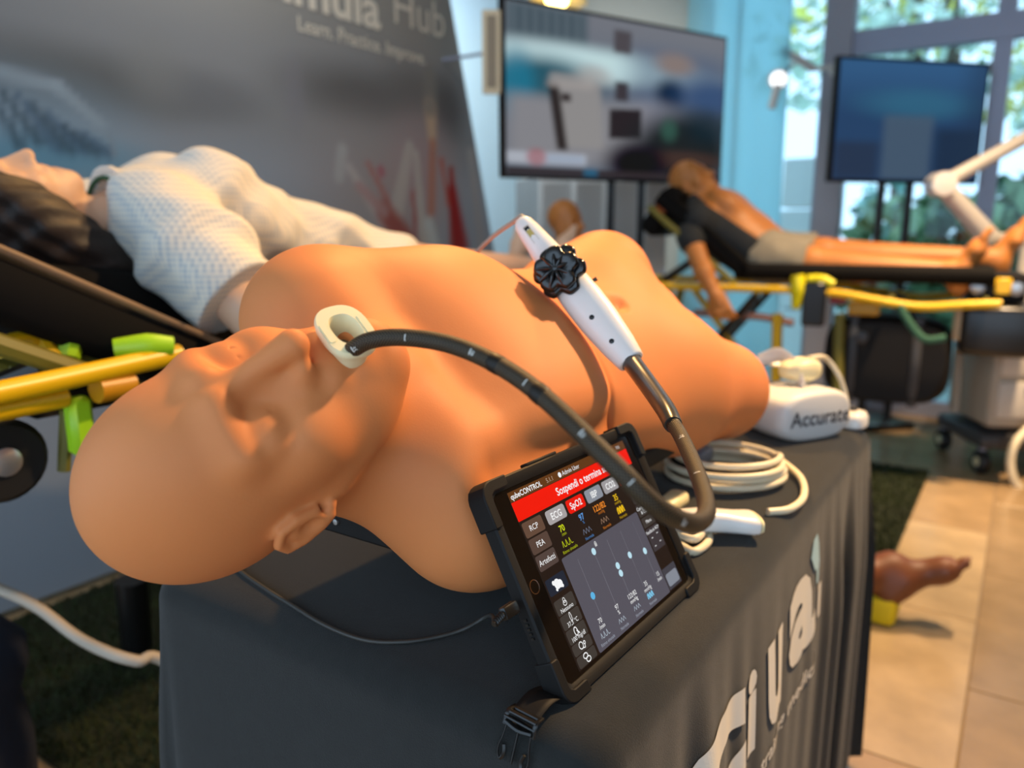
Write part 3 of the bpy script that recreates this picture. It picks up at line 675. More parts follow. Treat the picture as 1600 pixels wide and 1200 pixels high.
mb=MB(); mb.tube(cp,.0021,10,8); obj('cord',mb,M_cab,cb)
# ------------------------------------------------------------------ strap buckle at the near corner
bk=thing('strap_buckle',W(.01,.10,.75),'black plastic side release buckle on a short strap beside the tablet corner','buckle')
bo=W(.016,.072,.7525)
bd=(onz(838,1150,.752)-onz(878,1118,.752)); bd[2]=0; bd/=np.linalg.norm(bd)
bs=np.array([bd[1],-bd[0],0])
def BK(a,b,c):   # a along the buckle, b across, c up; it bends over the table lip
    q=bo+bd*a*1.2+bs*b*1.15+ZZ*c
    s_=ST(q)[0]
    if s_<.004:
        ov=.004-s_; q=q+U*ov*.80-ZZ*ov*.92
    return q
def bpath(pts,r,n=8,flat=.6): 
    b=MB(); b.tube([BK(*p) for p in pts],r,n,4,flat=flat); return b
mb=MB(); mb.grid([[BK(a,b,.0012+.006*math.sin(math.pi*min(1,max(0,(a+.028)/.034)))) for b in np.linspace(-.011,.011,5)] for a in np.linspace(-.03,.006,14)])
o=obj('strap',mb,M_blk,bk); sm=o.modifiers.new('s','SOLIDIFY'); sm.thickness=.0014
mb=MB()
for a in (.004,.009,.014): mb.add(*(lambda z:(np.concatenate(z.v),z.f))(bpath([(a,-.0125,.003),(a,0,.003),(a,.0125,.003)],.0022)))
for b_ in (-.0118,.0118): mb.add(*(lambda z:(np.concatenate(z.v),z.f))(bpath([(.002,b_,.003),(.010,b_,.003),(.020,b_,.003)],.0022)))
mb.add(*(lambda z:(np.concatenate(z.v),z.f))(bpath([(.017,-.011,.003),(.019,0,.003),(.017,.011,.003)],.0035)))
obj('buckle_body',mb,M_blkp,bk)
for b_ in (-1,1): obj('prong',bpath([(.018,b_*.010,.003),(.028,b_*.0108,.003),(.036,b_*.0125,.003),(.042,b_*.0118,.003),(.045,b_*.0090,.003),(.040,b_*.0072,.003),(.034,b_*.0085,.003)],.0016),M_blkp,bk)
obj('prong',bpath([(.018,0,.003),(.030,0,.003),(.040,0,.003),(.044,0,.003)],[.0024,.0022,.0020,.0012] if False else .0021),M_blkp,bk)
# ------------------------------------------------------------------ probe with coiled cable
pr=thing('ultrasound_probe',W(.52,.08,.75),'white handheld probe with its cable coiled on the tablecloth','probe')
a0=onz(1062,815,.775);a1=onz(1180,812,.772)
ax_=a1-a0; AL=np.linalg.norm(ax_); ax_/=AL; sd_=np.cross(ZZ,ax_); sd_/=np.linalg.norm(sd_); up_=np.cross(ax_,sd_)
if up_[2]<0: up_=-up_
mb=MB(); loops(mb,[[a0+ax_*AL*a+sd_*q[0]+up_*(q[1]+dz) for q in sell(w_,h_,24,2.8)] for a,w_,h_,dz in ((-.12,.008,.007,0),(-.10,.0125,.011,0),(0,.016,.0135,.001),(.3,.0165,.014,.002),(.55,.0165,.0135,.0),(.75,.021,.0125,-.002),(.90,.0245,.0125,-.003),(.97,.0240,.012,-.003),(1.0,.018,.009,-.003))],True); obj('probe_body',mb,M_white,pr,angle=50)
mb=MB(); loops(mb,[[a0+ax_*AL*a+sd_*q[0]+up_*(q[1]-.003) for q in sell(w_,h_,24,2.8)] for a,w_,h_ in ((.985,.0235,.0115),(1.02,.0225,.0105),(1.045,.0175,.008),(1.052,.006,.003))],True); obj('lens',mb,M_cream,pr)
mb=MB(); mb.lathe([(.0045,-.002),(.0045,.0155),(.003,.0158)],a0-ax_*.004,up_,14); obj('probe_button',mb,M_dgrey,pr)
cc=onz(1152,745,.75); 
def coil(cx,cy,rx,ry,z0,z1,n0,n1,ph):
    return [W(*(ST(onz(cx,cy,.75))[:2]+np.array([0,0])),0)+np.array([rx*math.cos(a),ry*math.sin(a),z0+(z1-z0)*k/40]) for k,a in enumerate(np.linspace(n0,n1,41))]
CR=.0052
pts=[]
c0=onz(1132,748,.75)
for L_,(dx,dy,rx,ry,z) in enumerate([(0,0,.088,.083,.7555),(.006,.004,.083,.078,.764),(-.004,-.006,.086,.078,.773),(.004,.010,.080,.074,.782)]):
    for k in range(16):
        a=2*math.pi*k/16+L_*.0
        pts.append(np.array([c0[0]+dx+rx*math.cos(a),c0[1]+dy+ry*math.sin(a),z+.009*k/16]))
pts+= [c0+np.array([.085,.01,.035]),onz(1215,715,.765),onz(1250,745,.758),onz(1256,775,.7555),onz(1235,795,.7555),onz(1200,800,.7555)]
mb=MB(); mb.tube(pts,CR,12,5); obj('coiled_cord',mb,M_cable,pr)
mb=MB(); mb.tube([onz(1215,716,.766),onz(1195,712,.772),onz(1165,705,.775)],[.006,.008,.0085],12,4); obj('strain_relief',mb,M_cable,pr)
mb=MB(); mb.box(onz(1092,712,.772),(.06,.030,.024),frame(ZZ,U),.006,3); obj('connector',mb,mat('bluegrey_plastic','#8d96a4',rough=.4),pr)
mb=MB(); mb.tube([onz(1060,850,.7555),onz(1085,862,.7555),onz(1108,842,.7555),onz(1090,818,.7555),onz(1050,812,.7555),onz(1022,800,.7555),onz(1000,800,.7555)],CR,12,6); mb.tube([onz(1055,833,.764),onz(1085,842,.764),onz(1102,826,.765)],CR,12,6); obj('cord_loop',mb,M_cable,pr)
mb=MB(); loops(mb,[[onz(1052,783,.765)+U*a+V*q[0]+ZZ*q[1] for q in sell(w_,h_,20,3)] for a,w_,h_ in ((-.035,.010,.006),(-.03,.014,.010),(.02,.015,.0105),(.028,.010,.007))],True); obj('plug_housing',mb,M_cream,pr)
# ------------------------------------------------------------------ white headset with the dark printed word
hs=thing('vr_headset',W(1.07,.10,.75),'white headset with a dark printed word at the far end of the table','headset')
hc=W(1.075,.155,.75+.052); 
hxv=(W(1.165,-.005,0)-W(.972,.108,0)); hxv/=np.linalg.norm(hxv); hyv=np.array([hxv[1],-hxv[0],0]); hc=W(1.015,.105,.75+.0475)
mb=MB(); loops(mb,[[hc+hxv*q[0]+ZZ*q[1]+hyv*dd for q in sell(.090*k,.047*k,40,3.0)] for dd,k in ((-.068,.88),(-.062,.95),(-.01,1.0),(.022,1.0),(.034,.97),(.042,.90),(.045,.78))],True); obj('visor',mb,mat('headset_white','#d9d9d6',rough=.45),hs,angle=50)
tv,tf=text_mesh('Accurate',.040,'CENTER',.0006)
mb=MB(); mb.add([hc+hxv*(q[0]+.004)+ZZ*(q[1]-.014)+hyv*.0458 for q in tv],tf); obj('printed_word',mb,mat('dark_print','#33343a',rough=.6),hs,smooth=False)
mb=MB(); loops(mb,[[hc+hxv*q[0]+ZZ*q[1]+hyv*dd for q in sell(.085*k,.044*k,32,3.0)] for dd,k in ((-.066,1),(-.085,.97),(-.095,.90),(-.09,.80),(-.07,.78))],True); obj('face_cushion',mb,M_dgrey,hs)
mb=MB(); mb.tube([hc-hxv*.085-hyv*.05+ZZ*.01,hc-hxv*.06-hyv*.10+ZZ*.055,hc-hyv*.135+ZZ*.075,hc+hxv*.07-hyv*.10+ZZ*.06,hc+hxv*.088-hyv*.05+ZZ*.01],.012,12,8,flat=.35,upv=(0,0,1)); obj('head_strap',mb,M_white,hs)
mb=MB(); mb.tube([hc+ZZ*.048+hyv*.0,hc+ZZ*.080-hyv*.03+hxv*.01,hc+ZZ*.095-hyv*.08+hxv*.02,hc+ZZ*.075-hyv*.13+hxv*.02],.014,12,8,flat=.3,upv=(1,0,0)); obj('top_strap',mb,M_white,hs)
mb=MB(); loops(mb,[[hc+hxv*(.03+a)+ZZ*(q[1]+.073)+hyv*(q[0]-.03) for q in sell(w_,h_,20,2.6)] for a,w_,h_ in ((-.045,.014,.008),(-.035,.026,.018),(0,.030,.024),(.025,.024,.018),(.035,.012,.009))],True); obj('strap_pad',mb,M_cream,hs)
mb=MB(); mb.tube([hc+ZZ*.093+hxv*.045-hyv*.03,at(1290,560,1.56),at(1312,590,1.57),at(1322,625,1.575),at(1322,640,1.575)],.0055,10,8); obj('cord',mb,M_cable,hs)
ct=thing('headset_controller',W(1.15,.05,.75),'white flat controller lying beside the headset at the table corner','controller')
ctc=W(1.150,.0375,.7665)
mb=MB(); loops(mb,[[ctc+U*q[0]+V*q[1]+ZZ*dz for q in sell(.036*k,.030*k,28,2.8)] for dz,k in ((-.0158,.86),(-.012,1.0),(.004,1.0),(.012,.85),(.015,.6))],True); obj('controller_body',mb,M_white,ct)
mb=MB(); mb.lathe([(.009,0),(.009,.004),(.007,.008),(.003,.009)],ctc+ZZ*.0145+U*.006,ZZ,16); obj('thumbstick',mb,M_dgrey,ct)
# ------------------------------------------------------------------ windows, back wall
wb=MB(); wb.prism([(SMAX,1.756),(SMAX+.12,1.756),(SMAX+.12,TLEFT+.1),(SMAX,TLEFT+.1)],ORG0,U,V,ZZ,-.02,3.2); obj('wall_back',wb,M_wallg,kind='structure',smooth=False)
M_glass=bpy.data.materials.new('window_glass'); M_glass.use_nodes=True; _n=M_glass.node_tree; _n.nodes.clear()
_o=_n.nodes.new('ShaderNodeOutputMaterial'); _mix=_n.nodes.new('ShaderNodeMixShader'); _t=_n.nodes.new('ShaderNodeBsdfTransparent'); _g=_n.nodes.new('ShaderNodeBsdfGlossy'); _f=_n.nodes.new('ShaderNodeFresnel')
_t.inputs[0].default_value=(.86,.95,.96,1); _g.inputs['Roughness'].default_value=.02; _f.inputs[0].default_value=1.35
_n.links.new(_f.outputs[0],_mix.inputs[0]); _n.links.new(_t.outputs[0],_mix.inputs[1]); _n.links.new(_g.outputs[0],_mix.inputs[2]); _n.links.new(_mix.outputs[0],_o.inputs[0])
ZT=2.24
tt_=[1.70,.93,.02,-.86,-1.74,-2.6]
for i in range(5):
    t1,t0=tt_[i]-.0,tt_[i+1]+.0
    wf=MB()
    for z0,z1 in ((0.0,.09),(ZT-.07,ZT+.07),(3.1,3.2)): wf.prism([(SMAX-.03,t0),(SMAX+.06,t0),(SMAX+.06,t1),(SMAX-.03,t1)],ORG0,U,V,ZZ,z0,z1)
    for a,b in ((t0,t0+.045),(t1-.045,t1)): wf.prism([(SMAX-.02,a),(SMAX+.05,a),(SMAX+.05,b),(SMAX-.02,b)],ORG0,U,V,ZZ,.09,3.1)
    if i==0:
        wf=MB()
        for a,b in ((t0,t0+.045),(t1-.01,t1+.056)): wf.prism([(SMAX-.02,a),(SMAX+.05,a),(SMAX+.05,b),(SMAX-.02,b)],ORG0,U,V,ZZ,.09,3.1)
        for z0,z1 in ((0.0,.09),(3.1,3.2)): wf.prism([(SMAX-.03,t0),(SMAX+.06,t0),(SMAX+.06,t1+.056),(SMAX-.03,t1+.056)],ORG0,U,V,ZZ,z0,z1)
    w=obj('window_%d'%(i+1),wf,M_alu,kind='structure',smooth=False)
    for z0,z1 in (((.09,ZT-.07),(ZT+.07,3.1)) if i else ((.09,3.1),)):
        g_=MB(); g_.prism([(SMAX+.008,t0+.045),(SMAX+.016,t0+.045),(SMAX+.016,t1-.045),(SMAX+.008,t1-.045)],ORG0,U,V,ZZ,z0,z1); obj('pane',g_,M_glass,w,smooth=False)
mb=MB(); mb.prism([(SMAX-.07,.80),(SMAX+.07,.80),(SMAX+.07,.95),(SMAX-.07,.95)],ORG0,U,V,ZZ,0,3.2); obj('trim_1',mb,mat('window_post','#a9a7b0',rough=.5),kind='structure',smooth=False)
# outside ground
M_pave=mat('outdoor_paving','#9fb3ad',rough=.9,noise=.15,nscale=2)
mb=MB(); mb.prism([(SMAX+.15,-14),(SMAX+26,-14),(SMAX+26,16),(SMAX+.15,16)],ORG0,U,V,ZZ,-.2,-.05); obj('outdoor_ground',mb,M_pave,kind='structure',smooth=False)
M_bark=mat('bark','#5b5044',rough=.9,noise=.2,nscale=12)
def leafmat(n,c): return mat(n,c,rough=.6,spec=.3,noise=.35,nscale=1.4)
M_lf={'dark':leafmat('foliage_dark','#4a6f58'),'mid':leafmat('foliage_mid','#7a9b74'),'yellow':leafmat('foliage_yellow','#ece27a'),'pale':leafmat('foliage_pale','#c3d8c8'),'teal':leafmat('foliage_teal','#7fb0a8')}
def tree(name,s,t,h,r,m,label,trunk=1.0,n=520,leaf=.16,zc=None,sq=.8):
    root=thing(name,W(s,t,-.05),label,'tree' if trunk>.3 else 'shrub','trees and shrubs outside the windows')
    zc=zc if zc is not None else h-r*sq
    mb=MB(); mb.tube([W(s,t,-.06),W(s+.05,t,zc*.5),W(s,t+.05,zc)],[.11*h/4,.09*h/4,.05*h/4],8,3)
    for q in range(4):
        a=q*1.6; mb.tube([W(s,t,zc*.65),W(s+r*.5*math.cos(a),t+r*.5*math.sin(a),zc+r*.3)],[.05*h/4,.02*h/4],6)
    obj('trunk',mb,M_bark,root)
    R_=np.random.RandomState(int(abs(s*31+t*17))%1000); lobes=[(R_.normal(size=3)*np.array([.5,.5,.38])*r,r*R_.uniform(.35,.6)) for _ in range(11)]
    V_=[];F=[]
    for k in range(n):
        c,lr=lobes[k%11]; d=R_.normal(size=3); d/=np.linalg.norm(d); p=c+d*lr*R_.uniform(.65,1.05); p[2]*=sq
        a=R_.normal(size=3);a/=np.linalg.norm(a); b=np.cross(a,R_.normal(size=3)); b/=np.linalg.norm(b); l=leaf*R_.uniform(.6,1.3)
        o=W(s,t,zc)+p; i=len(V_); V_+= [o-a*l,o+b*l*.5,o+a*l,o-b*l*.5]; F.append((i,i+1,i+2,i+3))
    obj('foliage',(np.array(V_),F),m,root,smooth=False,kind='stuff')
for a in [('leafy_tree',13.5,1.6,6.6,1.7,M_lf['yellow'],'yellow leaved tree seen high through the glazing beside the banner'),
          ('leafy_tree',12,.9,5.2,1.9,M_lf['pale'],'pale green tall tree behind the upper window panes'),
          ('leafy_tree',8.5,-1.9,4.6,1.5,M_lf['teal'],'blue green tree right of the hanging screen outside'),
          ('leafy_tree',11,-3.0,5.6,2.0,M_lf['mid'],'mid green wide tree at the right edge outdoors'),
          ('leafy_tree',14,-.6,4.4,1.6,M_lf['yellow'],'small yellow crowned tree far beyond the upper panes')]: tree(*a)
for i,(s,t,h,r,m,l) in enumerate([(7.0,.35,1.45,.8,'mid','low mid green shrub outside just right of the window post'),(7.2,-.3,1.5,.95,'dark','dark green shrub below the dark screen outside'),(7.6,-1.35,1.6,1.0,'dark','dark green shrub behind the white jointed arm outside'),(7.9,-2.4,1.8,1.1,'dark','tall dark shrub at the right edge outside'),(9.4,-.6,1.9,1.2,'teal','blue green hedge bush farther out behind the low shrubs')]):
    tree('garden_shrub',s,t,h,r,M_lf[m],l,.2,900,.13,h*.52,.75)
# white blocks added outside, standing in for the bright gap in the glazing
col=thing('gap_glare_blocks',W(6.2,1.36,0),'stacked white blocks added outside, standing in for the bright window gap','pillar')
M_blockw=mat('white_block','#f7f8f6',rough=.8,emit=None)
for k in range(4):
    mb=MB(); mb.box(W(6.2,1.36,.30+k*.40),(.30,.26,.385),TM,.012,1); obj('block',mb,M_blockw,col)
# ------------------------------------------------------------------ pale blue roll-up banner in front of the glazing
M_ban=bpy.data.materials.new('banner_film'); M_ban.use_nodes=True; _n=M_ban.node_tree; _p=_n.nodes['Principled BSDF']; _o=_n.nodes['Material Output']
_p.inputs['Base Color'].default_value=(*lin('#dff4f8'),1); _p.inputs['Roughness'].default_value=.6
_tr=_n.nodes.new('ShaderNodeBsdfTranslucent'); _tr.inputs[0].default_value=(*lin('#e6fbff'),1); _m=_n.nodes.new('ShaderNodeMixShader'); _m.inputs[0].default_value=.85
_m2=_n.nodes.new('ShaderNodeMixShader'); _m2.inputs[0].default_value=.35; _tp=_n.nodes.new('ShaderNodeBsdfTransparent'); _tp.inputs[0].default_value=(*lin('#c8f0f6'),1)
_n.links.new(_p.outputs[0],_m.inputs[1]); _n.links.new(_tr.outputs[0],_m.inputs[2]); _n.links.new(_m.outputs[0],_m2.inputs[1]); _n.links.new(_tp.outputs[0],_m2.inputs[2]); _n.links.new(_m2.outputs[0],_o.inputs[0])
ban=thing('roll_up_banner',W(4.6,1.35,0),'pale blue backlit roll up banner standing in front of the glazing','banner')
bt0=ST(at(1258,100,4.95))[1]; bt1=ST(at(1083,100,5.1))[1]
P=[[W(4.60+.012*math.sin(q*9)+.006*math.sin(q*23),bt0+(bt1-bt0)*q-.05*max(0,(1.4-z))*(1-q),z) for q in np.linspace(0,1,40)] for z in np.linspace(.08,2.95,8)]
mb=MB(); mb.grid(P); o=obj('banner_film',mb,M_ban,ban); sm=o.modifiers.new('s','SOLIDIFY'); sm.thickness=.0012
mb=MB(); mb.box(W(4.60,(bt0+bt1)/2,.04),(.16,bt1-bt0+.04,.08),TM,.015,2); obj('base_cassette',mb,M_alu,ban)
mb=MB(); mb.tube([W(4.62,bt0-.01,2.96),W(4.62,bt1+.01,2.96)],.016,10); obj('top_rail',mb,M_alu,ban)
mb=MB(); mb.tube([W(4.66,(bt0+bt1)/2,.07),W(4.64,(bt0+bt1)/2,2.95)],.012,8); obj('pole',mb,M_alu,ban)
# ------------------------------------------------------------------ slatted grey lockers and the sign
M_pan=[mat('locker_grey','#a2a4a4',rough=.6),mat('locker_pale','#c2c6c9',rough=.6)]
lk=[(842,892),(894,944),(946,1000),(1002,1042)]
for i,(a,b) in enumerate(lk):
    pa=ST(at(a,350,4.55));pb=ST(at(b,350,4.62)); c=(W(pa[0],pa[1],0)+W(pb[0],pb[1],0))/2; wd=np.linalg.norm(W(pa[0],pa[1],0)-W(pb[0],pb[1],0)); xd=(W(pb[0],pb[1],0)-W(pa[0],pa[1],0))/wd; yd=np.array([-xd[1],xd[0],0])
    root=thing('locker',c,['grey metal locker at the left end of the row under the screen','grey metal locker second from the left under the screen','grey metal locker third in the row between the stand poles','pale grey locker at the right end of the row'][i],'locker','row of lockers behind the television stand')
    R_=np.stack([xd,yd,ZZ],1)
    mb=MB(); mb.box(c+yd*.2+ZZ*.72,(wd,.4,1.44),R_,.006,1); obj('body',mb,M_pan[1 if i==3 else 0],root)
    mb=MB(); mb.box(c-yd*.008+ZZ*.72,(wd-.02,.016,1.38),R_,.004,1); dr=obj('door',mb,M_pan[1 if i==3 else 0],root)
    mb=MB(); mb.box(c-yd*.022+xd*(wd/2-.03)+ZZ*.85,(.014,.014,.10),R_,.003,1); obj('handle',mb,M_alu,dr)
sg=thing('wall_sign',at(770,85,3.55),'narrow cream framed sign beside the left edge of the television','sign')
c=at(768,82,3.5); sx=U; R_=np.stack([U,V,ZZ],1)
R_=np.eye(3); mb=MB(); mb.box(c,(.085,.02,.36),R_,.004,1); obj('frame',mb,mat('sign_cream','#d8c7a6',rough=.6),sg)
mb=MB(); mb.box(c+np.array([0,-.011,0]),(.045,.004,.31),R_); obj('panel',mb,mat('sign_brown','#8d7f6a',rough=.6),sg,smooth=False)
mb=MB(); mb.tube([c+V*.0,c+V*.3-ZZ*.0],.008,6); mb.tube([c+V*.3-ZZ*.0,c+V*.3-ZZ*(c[2])],.012,8); mb.box(c+V*.3-ZZ*(c[2]-.012),(.3,.3,.024),R_,.004,1); obj('stand',mb,M_alu,sg)
# ------------------------------------------------------------------ televisions on stands
def painted(name,P,col,m,parent=None,**k):
    """a printed or lit picture: colours per vertex of a fine flat grid"""
    mb=MB(); mb.grid(P); o=obj(name,mb,m,parent,smooth=False,**k); at_=o.data.color_attributes.new('pic','FLOAT_COLOR','POINT')
    at_.data.foreach_set('color',np.concatenate([np.asarray(col,float).reshape(-1,3),np.ones((np.asarray(col).reshape(-1,3).shape[0],1))],1).ravel().astype(np.float32)); return o
def hexl(h): return np.array(lin(h))
def blend(C,m,h): return C*(1-m[...,None])+hexl(h)*m[...,None]
def sstep(a,b,x): q=np.clip((x-a)/(b-a+1e-9),0,1); return q*q*(3-2*q)
def boxm(X,Y,x0,x1,y0,y1,s=.01): return sstep(x0-s,x0+s,X)*sstep(x1+s,x1-s,X)*sstep(y0-s,y0+s,Y)*sstep(y1+s,y1-s,Y)
def ellm(X,Y,cx,cy,rx,ry,s=.3): return sstep(1+s,1-s,np.sqrt(((X-cx)/rx)**2+((Y-cy)/ry)**2))
M_tvscr=mat('television_picture','#060606',rough=.3,spec=.15,attr='pic',emit='attr',estr=.68); M_tvscr.node_tree.links.remove([l for l in M_tvscr.node_tree.links if l.to_socket.name=='Base Color'][0])
def television(c,xd,yd_up,w,h,label,pic,stand_h,name='television',bez=.018,legs=(-.13,.13)):
    xd=xd/np.linalg.norm(xd); yu=yd_up-xd*(yd_up@xd); yu/=np.linalg.norm(yu); n=np.cross(xd,yu)
    if n@(CAMP-c)<0: n=-n
    root=thing(name,(c[0],c[1],0),label,'television'); R_=np.stack([xd,yu,np.cross(xd,yu)],1)
    sgn=1 if np.cross(xd,yu)@n>0 else -1
    mb=MB(); mb.box(c-n*.02,(w,h,.036),R_,.006,2); obj('housing',mb,M_blkp,root)
    X,Y=np.meshgrid(np.linspace(0,1,130),np.linspace(0,1,80)); C=pic(X,Y)
    P=c+n*.0015+xd*((X-.5)*(w-2*bez))[...,None]+yu*((.5-Y)*(h-2*bez))[...,None]
    painted('screen',P,C,M_tvscr,root)
    xh=np.array([xd[0],xd[1],0]); xh/=np.linalg.norm(xh); nh=np.array([n[0],n[1],0]); nh/=np.linalg.norm(nh)
    for l in legs:
        mb=MB(); b=c+xh*l-nh*.07; mb.tube([np.array([b[0],b[1],.03]),np.array([b[0],b[1],c[2]+h*.25])],.022,10); obj('pole',mb,M_blkp,root)
    mb=MB(); mb.box(np.array([c[0],c[1],.02])-nh*.07,(w*.34,.30,.04),np.stack([xh,np.array([-xh[1],xh[0],0]),ZZ],1),.008,2); obj('base_plate',mb,M_blkp,root)
    mb=MB(); mb.box(c-nh*.055,(w*.34,h*.4,.035),R_,.004,1); obj('mount',mb,M_blkp,root)
    return root
def pic_room(X,Y):
    C=np.tile(hexl('#7d8591'),X.shape+(1,)); C=blend(C,sstep(.35,.0,Y),'#8a8d95'); C=blend(C,boxm(X,Y,.0,.33,.0,.20,.02),'#6f7a82'); C=blend(C,boxm(X,Y,.03,.30,.02,.17,.02)*(.5+.5*np.sin(X*150))**2*.5,'#59636b')
    C=blend(C,ellm(X,Y,.30,.30,.52,.10,.6),'#d3eef2'); C=blend(C,ellm(X,Y,.16,.42,.2,.13,.6),'#54727f'); C=blend(C,ellm(X,Y,.04,.46,.07,.18,.6)*.8,'#4f8ca6')
    C=blend(C,boxm(X,Y,.52,1.0,.16,.5,.10)*.6,'#6b7a94'); C=blend(C,ellm(X,Y,.74,.22,.09,.07,.7),'#9b8f8c'); C=blend(C,ellm(X,Y,.72,.42,.07,.09,.7),'#4b5260'); C=blend(C,ellm(X,Y,.95,.42,.18,.13,.7)*.8,'#56698c')
    C=blend(C,boxm(X,Y,.0,.62,.52,.92,.06),'#9a9a9f'); C=blend(C,boxm(X,Y,.55,.75,.50,.75,.08)*.6,'#a7a7b4')
    C=blend(C,boxm(X-.05*(Y-.5),Y,.19,.39,.41,.82,.02),'#a3a1a1'); C=blend(C,boxm(X-.1*(Y-.5),Y,.17,.215,.43,.84,.012),'#565353'); C=blend(C,boxm(X+.2*(Y-.4),Y,.17,.36,.37,.46,.02)*.7,'#b2adab'); C=blend(C,boxm(X,Y,.22,.26,.49,.54,.01),'#5a5656'); C=blend(C,ellm(X,Y,.36,.36,.07,.06,.7)*.7,'#bcb9b7')
    C=blend(C,boxm(X,Y,.445,.525,.06,.20,.012),'#6b686c'); C=blend(C,boxm(X,Y,.455,.515,.38,.50,.012),'#5f5c60'); C=blend(C,boxm(X,Y-.12*(X-.5)*-1,.43,.58,.55,.74,.008),'#545153')
    C=blend(C,ellm(X,Y,.80,.80,.27,.26,.45),'#4f5152'); C=blend(C,ellm(X,Y,.72,.66,.04,.07,.7)*.8,'#5a756c'); C=blend(C,ellm(X,Y,.80,.86,.2,.06,.6)*.6,'#6d5c57'); C=blend(C,ellm(X,Y,.93,.62,.12,.11,.7)*.7,'#4a5258'); C=blend(C,ellm(X,Y,.56,.9,.14,.13,.5),'#4a474c')
    C=np.clip((C-.2)*1.25+.17,0.01,1)
    C=blend(C,boxm(X,Y,.0,.33,.86,.93,.015),'#c4cad6'); C=blend(C,ellm(X,Y,.12,.89,.04,.05,.4)*.7,'#b56a72'); C=blend(C,boxm(X,Y,.16,.32,.87,.92,.01)*.6,'#a9bcd6'); C=blend(C,boxm(X,Y,.0,1,.955,1,.008),'#3a3236'); C=blend(C,boxm(X,Y,.32,.38,.95,1,.01),'#2f6a8c')
    return C
a=at(785,142,3.55);b=at(1132,172,4.35); xd=b-a; wd=np.linalg.norm(xd); 
television((a+b)/2,np.array([xd[0],xd[1],xd[2]*.3]),ZZ,wd*1.0,.80,'large television on a two pole stand showing a grey treatment room',pic_room,1.7,legs=(-.02,.20))
def pic_blue(X,Y):
    C=np.tile(hexl('#2f4f78'),X.shape+(1,)); C=blend(C,sstep(.5,0,Y)*.8,'#3f6fa0'); C=blend(C,ellm(X,Y,.55,.35,.35,.12,.7)*.7,'#3d7c9c'); C=blend(C,boxm(X,Y,.32,.66,.45,1,.04)*.8,'#566b80'); C=blend(C,boxm(X,Y,.0,.3,.68,1,.05)*.8,'#2f3c54'); C=blend(C,boxm(X,Y,.68,1,.55,.95,.06)*.8,'#23344c'); C=blend(C,sstep(.75,1,X)*.5,'#2a3e58'); return C
a=at(1302,188,4.05);b=at(1538,193,4.25); xd=b-a; wd=np.linalg.norm(xd)
o_=television((a+b)/2,np.array([xd[0],xd[1],0]),ZZ,wd,.64,'dark blue screen on a black stand in front of the windows',pic_blue,1.2,legs=(-.09,.09))
# ------------------------------------------------------------------ exhibition backdrop with print
TB=2.2
def pst(px,py):
    """where a view ray meets the backdrop plane: run along it and height"""
    r=ray(px,py); o=ST(CAMP); d=ST(CAMP+r)-o; k=(TB-o[1])/d[1]; q=o+d*k; return q[0],q[2]
bk0=thing('exhibition_backdrop',W(.9,TB,0),'tall grey printed exhibition backdrop behind the stretcher on the left','backdrop')
M_print=mat('backdrop_print','#808080',rough=.85,spec=.1,attr='pic')
s0,s1=-1.2,3.03
def redge(z): return s1-.30*(z-1.0)
S_,Q_=np.meshgrid(np.linspace(0,1,220),np.linspace(0,1,150)); Zg=.02+2.6*Q_; Sg=s0+(redge(Zg)-s0)*S_
C=np.tile(hexl('#7b7b7b'),S_.shape+(1,))
def px2(pts): return np.array([pst(*p) for p in pts])
def seg(p0,p1,w,h,a=1,soft=.6):
    global C
    A_=np.array(pst(*p0));B_=np.array(pst(*p1)); d=B_-A_; L=d@d; q=np.clip(((Sg-A_[0])*d[0]+(Zg-A_[1])*d[1])/L,0,1)
    dist=np.hypot(Sg-A_[0]-q*d[0],Zg-A_[1]-q*d[1]); ws=w[0]+(w[1]-w[0])*q; C=blend(C,a*sstep(1+soft,1-soft,dist/ws),h)
def blob(c,r,h,a=1,soft=.8):
    global C
    c_=pst(*c); C=blend(C,a*sstep(1+soft,1-soft,np.hypot((Sg-c_[0])/r[0],(Zg-c_[1])/r[1])),h)
zt=pst(250,60)[1]; zb=pst(250,235)[1]
C=blend(C,sstep(zt,zt+.35,Zg),'#84827c'); C=blend(C,sstep(zb+.18,zb-.1,Zg),'#8c9197')
for c,r,h,a in (((110,125),(.40,.09),'#5c5c5a',.9),((330,150),(.20,.07),'#6a6a6b',.8),((560,150),(.34,.10),'#5c5a58',.95),((650,140),(.22,.09),'#615f5c',.7),((700,170),(.12,.13),'#565453',.9),((240,110),(.10,.10),'#7a7976',.6),((460,150),(.05,.12),'#77757a',.5)): blob(c,r,h,a)
blob((20,230),(.34,.17),'#7f929e',.9); blob((60,245),(.30,.06),'#5d8799',.8)
for k,(x,y,x2,y2) in enumerate([(0,140,60,220),(30,150,90,232),(52,165,110,235),(75,178,130,235),(98,195,150,238),(125,205,170,240),(0,170,30,225)]): seg((x,y),(x2,y2),(.008,.018),'#3a4852' if k%2==0 else '#46586a',.75,.7)
seg((0,112),(90,135),(.02,.02),'#8d979d',.8); seg((90,135),(165,200),(.02,.012),'#8d979d',.8); seg((165,200),(178,240),(.012,.008),'#7d888f',.8)
